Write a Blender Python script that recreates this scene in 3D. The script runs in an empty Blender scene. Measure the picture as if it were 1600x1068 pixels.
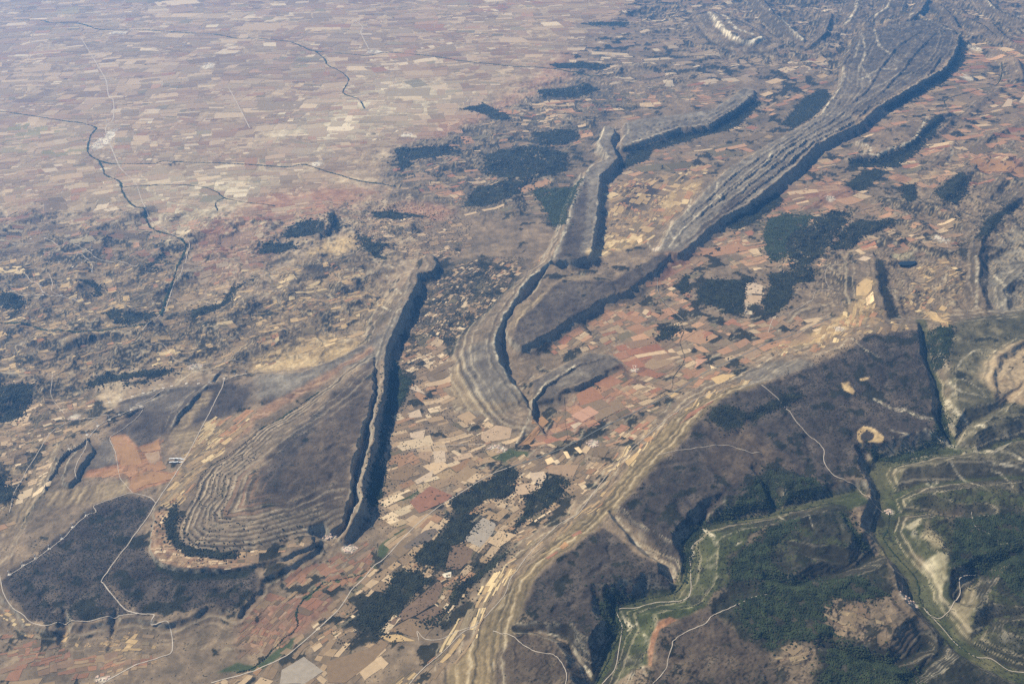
import bpy, bmesh, math, random
import numpy as np
from mathutils import Vector

# ---------------------------------------------------------------- camera, sky, sun, exposure
scene = bpy.context.scene
COL = scene.collection
random.seed(7); rng = np.random.default_rng(7)

cam_data = bpy.data.cameras.new('camera'); cam = bpy.data.objects.new('camera', cam_data); COL.objects.link(cam)
cam.location = (0, 0, 9500.0)                      # an airliner at cruise, metres above the valley floors
cam.rotation_euler = (math.radians(90 - 32.0), 0, 0)
cam_data.sensor_fit = 'HORIZONTAL'; cam_data.sensor_width = 36.0; cam_data.lens = 36.0 * 1500.0 / 1600.0
cam_data.clip_start = 10.0; cam_data.clip_end = 600000.0
scene.camera = cam

SUN_AZ, SUN_EL = math.radians(-62.0), math.radians(41.0)   # from the left, a little ahead
world = bpy.data.worlds.new('World'); scene.world = world; world.use_nodes = True
wn = world.node_tree.nodes; wl = world.node_tree.links
sky = wn.new('ShaderNodeTexSky'); sky.sky_type = 'NISHITA'; sky.sun_disc = False
sky.sun_elevation = SUN_EL; sky.sun_rotation = SUN_AZ; sky.altitude = 900.0
wl.new(sky.outputs[0], wn['Background'].inputs[0]); wn['Background'].inputs[1].default_value = 0.07
sun_data = bpy.data.lights.new('sun', 'SUN'); sun_data.energy = 5.0; sun_data.angle = math.radians(0.5); sun_data.color = (1.0, 0.965, 0.91)
sun = bpy.data.objects.new('sun', sun_data); COL.objects.link(sun)
sd_ = Vector((math.sin(SUN_AZ) * math.cos(SUN_EL), math.cos(SUN_AZ) * math.cos(SUN_EL), math.sin(SUN_EL)))
sun.rotation_euler = sd_.to_track_quat('Z', 'Y').to_euler(); sun.location = (0, 0, 20000)
vs = scene.view_settings; vs.view_transform = 'Standard'; vs.look = 'None'; vs.exposure = 0.58; vs.gamma = 1.0; vs.use_curve_mapping = False
HAZE_DENSITY = 1.45e-5; HAZE_COLOR = (0.14, 0.42, 1.0); HAZE_FORWARD = 0.36
scene.cycles.use_denoising = False               # keep the fine grain of the land
scene.cycles.volume_bounces = 0

# ---------------------------------------------------------------- survey of the place, in metres east (x) and ahead (y)
LAND = {'plateau': [
 {'id':2,'h':75,'w':260,'wc':60,'step':22,'amt':0.6,'p':[(-7143,9168),(-6823,9402),(-6908,10418),(-6933,10834),(-7147,12057),(-6931,12425),(-6692,12916),(-6222,13434),(-5207,13724),(-4486,13962),(-3712,14022),(-2961,14669),(-2443,15312),(-2304,15131),(-2347,14477),(-2316,12916),(-2487,10418),(-2724,9669),(-3090,9308),(-3359,9168),(-3354,8885),(-3508,8559),(-3863,8666),(-4065,8506),(-4335,8381),(-4749,8485),(-5319,8381),(-5837,8308),(-6084,8381),(-6477,8720),(-6784,8941)]},
 {'id':2,'h':112,'w':110,'wc':45,'p':[(-5146,10498),(-5006,9968),(-4950,9654),(-4848,9472),(-4622,9352),(-4275,9282),(-3930,9270),(-3436,9352),(-3040,9520),(-2731,9741),(-2932,10363),(-3791,10920),(-3940,12496),(-4633,11594)],'amt':0.7},
 {'id':2,'h':125,'w':90,'wc':35,'amt':0.8,'p':[(-6719,12069),(-6525,11761),(-6518,11557),(-6548,11327),(-6539,11103),(-6583,10971),(-6682,11030),(-6760,11177),(-6784,11433),(-6775,11714),(-6668,11825)]},
 {'id':3,'h':175,'w':260,'wc':60,'amt':0.6,'p':[(1907,23036),(1441,21035),(999,18753),(836,18056),(1216,18115),(1661,18294),(1875,19725),(2047,21035),(2210,22738),(2709,23786),(2772,23923),(2716,25210),(2933,26237),(2675,26397),(2413,25360),(2340,24865),(2527,24014),(2068,23473)]},
 {'id':3,'h':150,'w':280,'wc':80,'amt':0.7,'p':[(809,18033),(1191,17602),(1922,17322),(2377,16916),(1661,16446),(1292,15947),(905,15540),(472,15057),(175,14791),(0,14968),(-120,15423),(62,16144),(473,16783)]},
 {'id':3,'h':65,'w':170,'wc':60,'amt':0.5,'p':[(356,13783),(1396,14690),(1735,14582),(1920,14330),(1642,14144),(1169,13803),(883,13646),(761,13340),(539,13191),(409,13154)]},
 {'id':3,'h':125,'w':260,'wc':80,'amt':0.6,'p':[(1333,17751),(1929,17385),(2394,17058),(2933,17751),(3364,18457),(3329,18702),(2746,18457),(2010,17866)]},
 {'id':4,'h':140,'w':260,'wc':70,'amt':0.8,'amt_in':0.6,'p':[(3175,18600),(3644,19961),(4239,20957),(4909,22192),(5611,23371),(6990,25090),(9073,27475),(9833,28966),(10504,30258),(11344,32767),(13191,36834),(15030,38489),(16470,39000),(16899,37500),(16698,36555),(15610,34198),(14508,32312),(13570,31221),(12300,29730),(11031,28293),(10052,26804),(8375,25239),(7540,23817),(6307,22072),(5586,21105),(4930,20450),(4304,19557),(3576,18508)]},
 {'id':5,'h':120,'w':300,'wc':80,'amt':0.7,'p':[(3274,26881),(3874,27271),(4719,27554),(6088,28137),(7003,29557),(7377,30212),(7641,30013),(7503,29365),(6722,28137),(5650,26717),(4782,26448),(4026,25818),(2991,24918)]},
 {'id':7,'h':210,'w':1500,'wc':120,'drop':0.35,'step':60,'amt':0.9,'p':[(7959,39652),(7984,38098),(8080,36647),(8338,35553),(8787,35465),(9255,36002),(9230,36647),(8913,38400),(8484,39439)]},
 {'id':7,'h':120,'w':330,'wc':90,'amt':0.9,'p':[(8979,24300),(9414,24440),(9752,24967),(9555,25462),(10499,26182),(11507,26992),(12249,27497),(13043,27843),(12626,27497),(11623,26288),(11041,25412),(10242,24870),(9775,24393)]},
 {'id':6,'h':175,'w':900,'wc':300,'drop':0.4,'step':30,'amt':0.9,'p':[(4272,13529),(3782,13264),(3306,12897),(2970,12457),(2625,11875),(2332,11559),(2011,11091),(1697,10647),(1462,10319),(1304,10056),(878,9676),(649,9457),(356,9163),(225,8880),(122,8522),(16,8161),(0,6882),(6621,6882),(10996,15292),(10017,15760),(7811,15407),(6993,15477),(6454,15292),(6019,14627),(5102,14206)]}],
'bowl': [
 {'id':1,'base':105,'h':115,'step':84,'len':440,'band':900,'p':[(-2500,14724),(-2931,14093),(-3291,13367),(-3682,12762),(-4058,12329),(-4354,11739),(-4570,11428),(-4682,11127),(-4683,10723),(-4697,10352),(-4691,10023),(-4664,9869),(-4510,9706),(-4256,9583),(-3919,9559),(-3500,9632),(-3089,9769),(-2703,9933),(-2514,10036),(-2390,10166),(-2358,10277),(-2329,10716),(-2367,11048),(-2385,11454),(-2370,11848),(-2339,12227),(-2280,12483),(-2293,13017),(-2357,13721),(-2440,14311)],'line':[(-2500,14724),(-2931,14093),(-3291,13367),(-3682,12762),(-4058,12329),(-4354,11739),(-4570,11428),(-4682,11127),(-4683,10723),(-4697,10352),(-4691,10023),(-4664,9869),(-4510,9706),(-4256,9583),(-3919,9559),(-3500,9632),(-3089,9769),(-2703,9933),(-2514,10036),(-2390,10166)]}],
'ridge': [
 {'id':1,'p':[(-2362,9962),(-2257,10137),(-2221,10290),(-2188,10332),(-2170,10617),(-2224,10958),(-2199,11213),(-2202,11540),(-2172,11857),(-2182,12354),(-2193,12614),(-2168,12935),(-2194,13541),(-2264,14253),(-2263,14752),(-2221,15118),(-2156,15638),(-2102,16085),(-2045,16397),(-1976,16752),(-1949,17175),(-1957,17580),(-1804,17647),(-1668,17776),(-1609,18089),(-1722,18531)],'h':[90,160,185,200,200,200,190,180,170,150,140,120],'wl':[120,120,160,160,200,420,700,600,500,300],'pow':1.3,'wr':[180,280,330,330,330,300,280,260,200],'wc':70,'step':80},
 {'id':2,'p':[(-6915,10825),(-6944,11022),(-6957,11298),(-6968,11523),(-6948,11722),(-6842,11963),(-6743,12127)],'h':[90,115,120,120],'wl':90,'wr':110,'dl':0,'dr':0,'wc':40},
 {'id':2,'p':[(-6816,13108),(-6565,13143),(-6235,13300),(-5945,13448),(-5592,13586),(-5199,13633),(-4994,13777),(-4652,13922)],'h':[70,105,108,100,95],'wl':220,'wr':300,'dl':0,'dr':1,'wc':60},
 {'id':2,'p':[(-6676,12398),(-6552,12578),(-6430,12709),(-6296,12865),(-6173,12969)],'h':[100,110,95],'wl':120,'wr':140,'dl':0,'dr':0,'wc':50},
 {'id':2,'p':[(-5500,12314),(-5485,12642),(-5414,12941),(-5256,13597)],'h':[80,118,120,100],'wl':650,'wr':110,'dl':1,'dr':0,'wc':60},
 {'id':3,'p':[(235,13069),(55,13496),(-111,13882),(-249,14258),(-325,14769),(-262,15277),(-146,15746),(0,16193),(192,16848),(419,17401),(808,18041),(998,18739),(1225,19710),(1440,21020),(1905,23019)],'h':[110,150,175,190,195,195,190,185,180,180,180,180],'wl':[820,960,960,820,600,450,350,300,260,260],'wr':[150,220,260,250,200,160,160,160],'dl':1,'dr':0,'wc':70,'step':85,'pow':1.7},
 {'id':3,'p':[(71,12078),(229,12521),(317,12835),(343,13115),(549,13587),(921,14002),(1258,14362),(1734,14572)],'h':[25,60,80,105,105,95,90,70],'wl':130,'wr':130,'dl':0,'dr':0,'wc':45},
 {'id':3,'p':[(879,13559),(1162,13704),(1637,14083)],'h':[70,75,65],'wl':150,'wr':80,'dl':1,'dr':0,'wc':40},
 {'id':4,'p':[(3591,18589),(4318,19644),(4925,20444),(5565,21034),(6281,21987),(7516,23761),(8320,25071),(10013,26721),(10971,28148),(12231,29574),(13530,31044),(14464,32129),(15605,34112),(16758,36621)],'h':[110,160,175,180,185,190,190,195,195,180],'wl':[220,240,260,300,300],'wr':[200,260,300,420,480],'wc':90,'step':90},
 {'id':4,'p':[(3358,18720),(3808,19610),(4489,20678),(5279,21920),(5838,22738),(6743,24026),(8963,27093)],'h':[130,170,175,175,165],'wl':200,'wr':130,'dl':1,'dr':0,'wc':50},
 {'id':4,'p':[(11159,28532),(12378,29709),(13607,31255),(15022,33755)],'h':[170,190,195,180],'wl':300,'wr':110,'dl':1,'dr':0,'wc':60},
 {'id':4,'p':[(9046,27395),(9804,28882),(10474,30170)],'h':160,'wl':300,'wr':200,'dl':0,'dr':1,'wc':80},
 {'id':4,'p':[(11237,32648),(13143,36701)],'h':165,'wl':300,'wr':260,'dl':1,'dr':0,'wc':80},
 {'id':5,'p':[(2965,25016),(4026,25831),(4775,26428),(5639,26683),(6709,28101),(7538,29557)],'h':[120,150,155,160,150],'wl':500,'wr':300,'wc':80,'step':100},
 {'id':7,'p':[(10767,36046),(10716,36808),(10549,37932),(10521,39088),(10507,40136),(10626,42440)],'h':[150,200,220,220],'wl':700,'wr':700,'dl':1,'dr':0,'wc':150},
 {'id':7,'p':[(13054,38398),(14074,40548),(14864,42876)],'h':[120,150,150],'wl':300,'wr':900,'dl':0,'dr':1,'wc':150},
 {'id':7,'p':[(14757,39959),(15443,40883),(16295,42876)],'h':[120,150,150],'wl':300,'wr':900,'dl':0,'dr':1,'wc':150},
 {'id':7,'p':[(20212,38887),(20004,39865),(19844,40705),(20335,42689)],'h':[160,180,180],'wl':900,'wr':900,'dl':1,'dr':0,'wc':150},
 {'id':7,'p':[(7278,15552),(7249,16263),(7414,17181),(7820,18509)],'h':[40,110,130,60],'wl':700,'wr':420,'dl':1,'dr':0,'wc':160,'step':90},
 {'id':6,'p':[(4816,9426),(4689,9750),(4627,10218)],'h':[180,220,200],'wl':500,'wr':160,'dl':1,'dr':0,'wc':80},
 {'id':7,'p':[(9305,16355),(9546,17285),(9904,18260),(10481,19379),(11478,20844)],'h':[60,110,120,110,80],'wl':400,'wr':400,'dl':1,'dr':0,'wc':120},
 {'id':7,'p':[(8056,12972),(8200,13583),(8606,14279),(9302,14816)],'h':[190,215,220,220],'wl':700,'wr':500,'dl':1,'dr':1,'wc':120,'step':60},
 {'id':1,'p':[(-4424,17813),(-3814,18210),(-3483,18549)],'h':[45,60,45],'wl':250,'wr':350,'dl':1,'dr':1,'wc':100},
 {'id':3,'p':[(-4281,19784),(-4218,20309),(-4380,21008)],'h':[60,80,50],'wl':300,'wr':200,'dl':1,'dr':0,'wc':100},
 {'id':7,'p':[(10293,19390),(10852,20069),(11700,21011),(12737,22106)],'h':[47.5,95,66.5],'wl':420,'wr':240,'dl':1,'dr':0,'wc':90,'amt':0.9,'step':70,'rag':0.3},
 {'id':7,'p':[(9711,16265),(9953,17063),(10921,18114)],'h':[45.0,90,62.99999999999999],'wl':420,'wr':240,'dl':1,'dr':0,'wc':90,'amt':0.9,'step':70,'rag':0.3},
 {'id':7,'p':[(10728,21999),(11354,22815),(12103,23757)],'h':[37.5,75,52.5],'wl':420,'wr':240,'dl':1,'dr':0,'wc':90,'amt':0.9,'step':70,'rag':0.3},
 {'id':7,'p':[(10564,23288),(11374,24150),(12311,25572)],'h':[35.0,70,49.0],'wl':420,'wr':240,'dl':1,'dr':0,'wc':90,'amt':0.9,'step':70,'rag':0.3},
 {'id':7,'p':[(13210,27465),(14404,29010),(15683,30500)],'h':[27.5,55,38.5],'wl':420,'wr':240,'dl':1,'dr':0,'wc':90,'amt':0.9,'step':70,'rag':0.3},
 {'id':7,'p':[(12519,24845),(13572,26127),(15152,27395)],'h':[32.5,65,45.5],'wl':420,'wr':240,'dl':1,'dr':0,'wc':90,'amt':0.9,'step':70,'rag':0.3},
 {'id':7,'p':[(6836,20951),(7896,22031),(8786,22760)],'h':[20.0,40,28.0],'wl':420,'wr':240,'dl':1,'dr':0,'wc':90,'amt':0.9,'step':70,'rag':0.3},
 {'id':6,'p':[(8695,13616),(8085,12684),(7641,12446)],'h':[100.0,200,140.0],'wl':420,'wr':240,'dl':1,'dr':0,'wc':90,'amt':0.9,'step':70,'rag':0.3},
 {'id':7,'p':[(11718,25980),(12409,26639),(13159,27837)],'h':[35.0,70,49.0],'wl':420,'wr':240,'dl':1,'dr':0,'wc':90,'amt':0.9,'step':70,'rag':0.3},
 {'id':7,'p':[(11974,22142),(12784,23292),(13827,24480)],'h':[30.0,60,42.0],'wl':420,'wr':240,'dl':1,'dr':0,'wc':90,'amt':0.9,'step':70,'rag':0.3},
 {'id':4,'p':[(3257,18637),(3513,19276),(3789,19934),(4140,20479),(4506,21057),(4890,21686),(5296,22349),(5724,23036),(6185,23635),(6668,24260),(7171,24922),(7694,25556),(8239,26169),(8807,26807),(9399,27597),(10026,28770)],'h':[120,165,175,170,160],'wl':150,'wr':75,'dl':1,'dr':0,'wc':40,'amt':0.9,'step':60,'rag':0.16},
 {'id':4,'p':[(3354,18615),(3635,19212),(3936,19830),(4297,20361),(4674,20904),(5071,21457),(5486,22083),(5921,22742),(6387,23366),(6877,24028),(7387,24750),(7921,25440),(8477,26045),(9056,26675),(9663,27464),(10312,28602)],'h':[120,170,190,180,165],'wl':150,'wr':75,'dl':1,'dr':0,'wc':40,'amt':0.9,'step':60,'rag':0.16},
 {'id':4,'p':[(3439,18624),(3743,19191),(4066,19779),(4435,20304),(4822,20821),(5232,21317),(5655,21916),(6097,22557),(6566,23198),(7061,23879),(7575,24637),(8113,25359),(8677,25952),(9264,26571),(9882,27355),(10547,28459)],'h':[110,160,185,185,170],'wl':150,'wr':75,'dl':1,'dr':0,'wc':40,'amt':0.9,'step':60,'rag':0.16},
 {'id':4,'p':[(3519,18605),(3845,19138),(4187,19692),(4563,20205),(4960,20694),(5380,21137),(5812,21713),(6262,22339),(6735,23001),(7234,23703),(7754,24501),(8299,25259),(8867,25832),(9457,26430),(10081,27197),(10756,28256)],'h':[110,165,190,195,190],'wl':150,'wr':75,'dl':1,'dr':0,'wc':40,'amt':0.9,'step':60,'rag':0.16},
 {'id':4,'p':[(9641,27693),(9958,28125),(10284,28569),(10618,29024),(10961,29493),(11306,30057),(11657,30775),(12023,31523),(12410,32274),(12828,33017),(13266,33826),(13729,34684),(14184,35377),(14636,35981),(15102,36602),(15581,37241)],'h':[150,175,180,170],'wl':300,'wr':130,'dl':1,'dr':0,'wc':60,'amt':0.9,'step':70,'rag':0.15},
 {'id':4,'p':[(10232,27956),(10534,28333),(10842,28720),(11157,29115),(11480,29520),(11808,29990),(12147,30560),(12496,31149),(12861,31742),(13249,32378),(13657,33107),(14087,33879),(14519,34571),(14953,35249),(15401,35949),(15865,36674)],'h':[150,175,180,170],'wl':300,'wr':130,'dl':1,'dr':0,'wc':60,'amt':0.9,'step':70,'rag':0.15},
 {'id':5,'p':[(3157,26165),(3389,26319),(3623,26473),(3857,26608),(4092,26717),(4329,26828),(4570,26954),(4814,27094),(5058,27215),(5302,27309),(5547,27403),(5795,27506),(6054,27760),(6327,28165),(6605,28581),(6891,29006)],'h':[130,150,150,140],'wl':220,'wr':110,'dl':1,'dr':0,'wc':50,'amt':0.9,'step':70,'rag':0.15},
 {'id':5,'p':[(3050,25516),(3280,25684),(3514,25855),(3749,26018),(3986,26171),(4225,26324),(4469,26495),(4716,26673),(4962,26811),(5206,26895),(5451,26979),(5699,27072),(5962,27369),(6236,27755),(6515,28149),(6801,28553)],'h':[130,150,150,140],'wl':220,'wr':110,'dl':1,'dr':0,'wc':50,'amt':0.9,'step':70,'rag':0.15},
 {'id':7,'p':[(13111,38565),(14095,40607),(14885,42938)],'h':[90,140,140],'wl':600,'wr':280,'dl':1,'dr':0,'wc':110,'amt':0.9,'step':110},
 {'id':7,'p':[(14821,40132),(15466,40942),(16319,42938)],'h':[90,140,140],'wl':600,'wr':280,'dl':1,'dr':0,'wc':110,'amt':0.9,'step':110},
 {'id':7,'p':[(10682,35036),(11868,37023),(12969,40059)],'h':[90,140,140],'wl':600,'wr':280,'dl':1,'dr':0,'wc':110,'amt':0.9,'step':110},
 {'id':7,'p':[(15824,39283),(16798,40607),(17917,42938)],'h':[90,140,140],'wl':600,'wr':280,'dl':1,'dr':0,'wc':110,'amt':0.9,'step':110},
 {'id':7,'p':[(17268,37772),(17688,39523),(18016,41744)],'h':[90,140,140],'wl':600,'wr':280,'dl':1,'dr':0,'wc':110,'amt':0.9,'step':110},
 {'id':7,'p':[(18141,36360),(18328,37989),(18200,39523)],'h':[90,140,140],'wl':600,'wr':280,'dl':1,'dr':0,'wc':110,'amt':0.9,'step':110},
 {'id':7,'p':[(18497,35036),(18446,36555),(18787,38489)],'h':[90,140,140],'wl':600,'wr':280,'dl':1,'dr':0,'wc':110,'amt':0.9,'step':110},
 {'id':7,'p':[(16906,31519),(17583,33549),(17446,34783)],'h':[90,140,140],'wl':600,'wr':280,'dl':1,'dr':0,'wc':110,'amt':0.9,'step':110}],
'valley': [
 {'p':[(5104,10842),(4585,10667),(4079,10509),(3677,10368),(3201,10283),(2724,10158),(2416,9807),(2420,9544),(2294,9115),(2136,8897),(1812,8848),(1363,8680),(1385,8316),(1251,8077),(1123,7770),(985,7467)],'floor':[70,50,30,10,0],'w0':50,'sl':0.3,'sr':0.62,'reach':1700,'amt':0.6},
 {'p':[(1420,10366),(1478,10281),(1615,10002),(1746,9784),(1966,9547),(2128,9444),(2170,9122)],'floor':[110,80,30,5],'w0':15,'sl':0.5,'sr':0.75,'reach':600,'amt':0.9},
 {'p':[(48,8182),(333,8169),(647,8084),(815,7836),(953,7553)],'floor':[130,110,60,5],'w0':15,'sl':0.5,'sr':0.6,'reach':600,'amt':0.7},
 {'p':[(7858,15840),(7665,15071),(7441,14294),(7376,13721),(7110,12869),(7007,12457),(6973,11966),(7314,11811),(7719,12053),(8443,12301)],'floor':[70,50,40,30,30],'w0':40,'sl':0.5,'sr':0.8,'reach':1300,'amt':0.9},
 {'p':[(6907,11923),(6665,11894),(6188,11739),(5754,11632),(5568,11360),(5570,10921),(5479,10504),(5218,10043),(5269,9607),(5386,9195),(5331,8803),(5440,8432),(5545,8079),(5762,7837),(6235,7512)],'floor':[30,20,10,0],'w0':110,'sl':0.38,'sr':0.6,'reach':1500,'amt':0.9},
 {'p':[(7897,11174),(7335,11198),(6730,11119),(6143,11070),(5649,10864)],'floor':[90,60,10],'w0':30,'sl':0.3,'sr':0.35,'reach':700,'amt':0.8},
 {'p':[(4660,7434),(5243,7940),(5483,8330)],'floor':[90,40,5],'w0':20,'sl':0.5,'sr':0.5,'reach':700,'amt':0.6},
 {'p':[(5597,11835),(5485,11745),(5553,11370)],'floor':[110,50,15],'w0':15,'sl':0.6,'sr':0.6,'reach':500,'amt':0.8},
 {'p':[(1094,8827),(1181,8524),(1306,8330)],'floor':[120,60,5],'w0':20,'sl':0.6,'sr':0.6,'reach':500,'amt':0.3},
 {'p':[(3671,11259),(3808,10970),(3858,10539)],'floor':[130,80,40],'w0':20,'sl':0.5,'sr':0.6,'reach':500,'amt':0.4},
 {'p':[(3079,10679),(2811,10425),(2689,10205)],'floor':[130,70,20],'w0':20,'sl':0.5,'sr':0.6,'reach':500,'amt':0.4},
 {'p':[(3362,9038),(3678,8945),(4161,9155),(4663,9378),(5068,9666)],'floor':[130,110,60,15],'w0':15,'sl':0.4,'sr':0.4,'reach':800,'amt':0.4},
 {'p':[(3767,9677),(4070,9474),(4494,9409)],'floor':[140,110,70],'w0':10,'sl':0.4,'sr':0.4,'reach':600,'amt':0.4},
 {'p':[(6963,9568),(6530,9355),(6221,9188),(5821,8789)],'floor':[130,110,60,20],'w0':15,'sl':0.45,'sr':0.45,'reach':700,'amt':0.5},
 {'p':[(6452,8439),(6134,8423),(5889,8277),(5616,8066)],'floor':[130,100,50,15],'w0':15,'sl':0.45,'sr':0.45,'reach':700,'amt':0.6},
 {'p':[(6772,10351),(6315,10328),(6008,10455),(5555,10447)],'floor':[120,90,50,10],'w0':15,'sl':0.4,'sr':0.4,'reach':700,'amt':0.7},
 {'p':[(3818,7946),(4160,7776),(4617,7726),(5145,8072)],'floor':[120,100,60,10],'w0':15,'sl':0.4,'sr':0.4,'reach':700,'amt':0.4},
 {'p':[(8742,13518),(8033,12851),(7510,12572),(7035,12126)],'floor':[150,110,70,35],'w0':15,'sl':0.5,'sr':0.5,'reach':700,'amt':0.9},
 {'p':[(-5732,8590),(-5632,8336),(-5604,8106)],'floor':[50,0,-20],'w0':10,'sl':0.6,'sr':0.6,'reach':260,'amt':0.5},
 {'p':[(-5077,8590),(-5019,8336),(-4974,8057)],'floor':[50,0,-20],'w0':10,'sl':0.6,'sr':0.6,'reach':260,'amt':0.5},
 {'p':[(-2780,9979),(-2654,9986),(-2507,9898)],'floor':[60,10,0],'w0':25,'sl':0.8,'sr':0.8,'reach':350,'amt':0.8}],
'hills': [
 {'h':60,'p':[(-9997,14174),(-7347,14072),(-6959,13018),(-7254,12152),(-7080,10778),(-7720,9598)]},
 {'h':95,'p':[(-13100,21024),(-10649,21780),(-7616,21024),(-4875,21024),(-3812,22173),(-2437,21024),(-1971,18986),(-2681,17791),(-2473,15953),(-3079,15026),(-4544,14174),(-6680,13773),(-7923,13018),(-7983,10500)]},
 {'h':70,'p':[(-4167,24794),(-1852,26830),(0,31128),(3170,34133),(6214,33337),(6057,29789),(3064,27953),(1764,25279),(762,21024),(-902,20662),(-3047,21024)]},
 {'h':90,'p':[(5427,18079),(7007,21024),(9847,22173),(11808,24794),(14812,26830),(11668,18079),(10140,15953),(7950,15714),(6554,15953)]},
 {'h':120,'p':[(4222,40756),(7201,43070),(14201,44316),(22721,44316),(19288,36726),(16179,34961),(10673,31836),(8878,33337),(6567,34133)]},
 {'h':55,'p':[(-2047,16705),(-1357,18079),(278,18676),(-256,16705),(-947,15026),(-1739,14591)]},
 {'h':40,'p':[(-6945,8364),(-5890,8160),(-4298,8160),(-3277,8573),(-3636,8060),(-5418,7770),(-6656,7770)]},
 {'h':85,'p':[(159,8160),(790,8060),(1527,7583),(3502,8160),(4378,8160),(6555,8573),(6472,6800),(0,6800)]},
 {'h':115,'p':[(2744,8789),(3183,9720),(4177,10500),(4775,9720),(4989,8789),(3980,8160),(3025,8160)]},
 {'h':105,'p':[(5953,11065),(8707,11988),(6656,7770),(5731,8160),(6093,9477),(5706,10101)]}],
'gully': [
 ([(2987,11406),(3146,11061),(3294,10844),(3447,10632)],22,70),
 ([(3786,12057),(4037,11829),(4297,11670),(4529,11576)],16,60),
 ([(3580,12190),(3820,11749),(4110,11345)],20,60),
 ([(2363,10590),(2421,10358),(2487,10080)],20,60),
 ([(1866,10702),(2093,10291),(2201,9773)],14,70),
 ([(485,8507),(720,8350),(1072,8248)],18,90),
 ([(1548,8999),(1702,8887),(1806,8722)],22,60),
 ([(4564,12759),(4692,12240),(4614,11749)],14,60),
 ([(5093,12582),(5431,12324),(5708,11910)],14,60),
 ([(3310,12496),(3534,12582),(3776,12496),(4177,12670),(4662,12938)],26,110),
 ([(5000,14300),(5511,13693),(5942,13308),(6296,12759)],14,80),
 ([(-6216,9056),(-5953,8722),(-5722,8454)],12,60),
 ([(-3933,8999),(-3626,8776),(-3370,8560)],16,60),
 ([(-4620,9056),(-4368,8776),(-4126,8507)],14,60)]}
PLAINPOLY = [
 (-303629,185867),
 (6526,51780),
 (3869,36831),
 (405,29874),
 (-2830,25351),
 (-3055,21084),
 (-2002,19359),
 (-2125,17560),
 (-2480,15999),
 (-3055,14848),
 (-4534,14112),
 (-6289,13579),
 (-7172,12187),
 (-24067,9267)]
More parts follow.
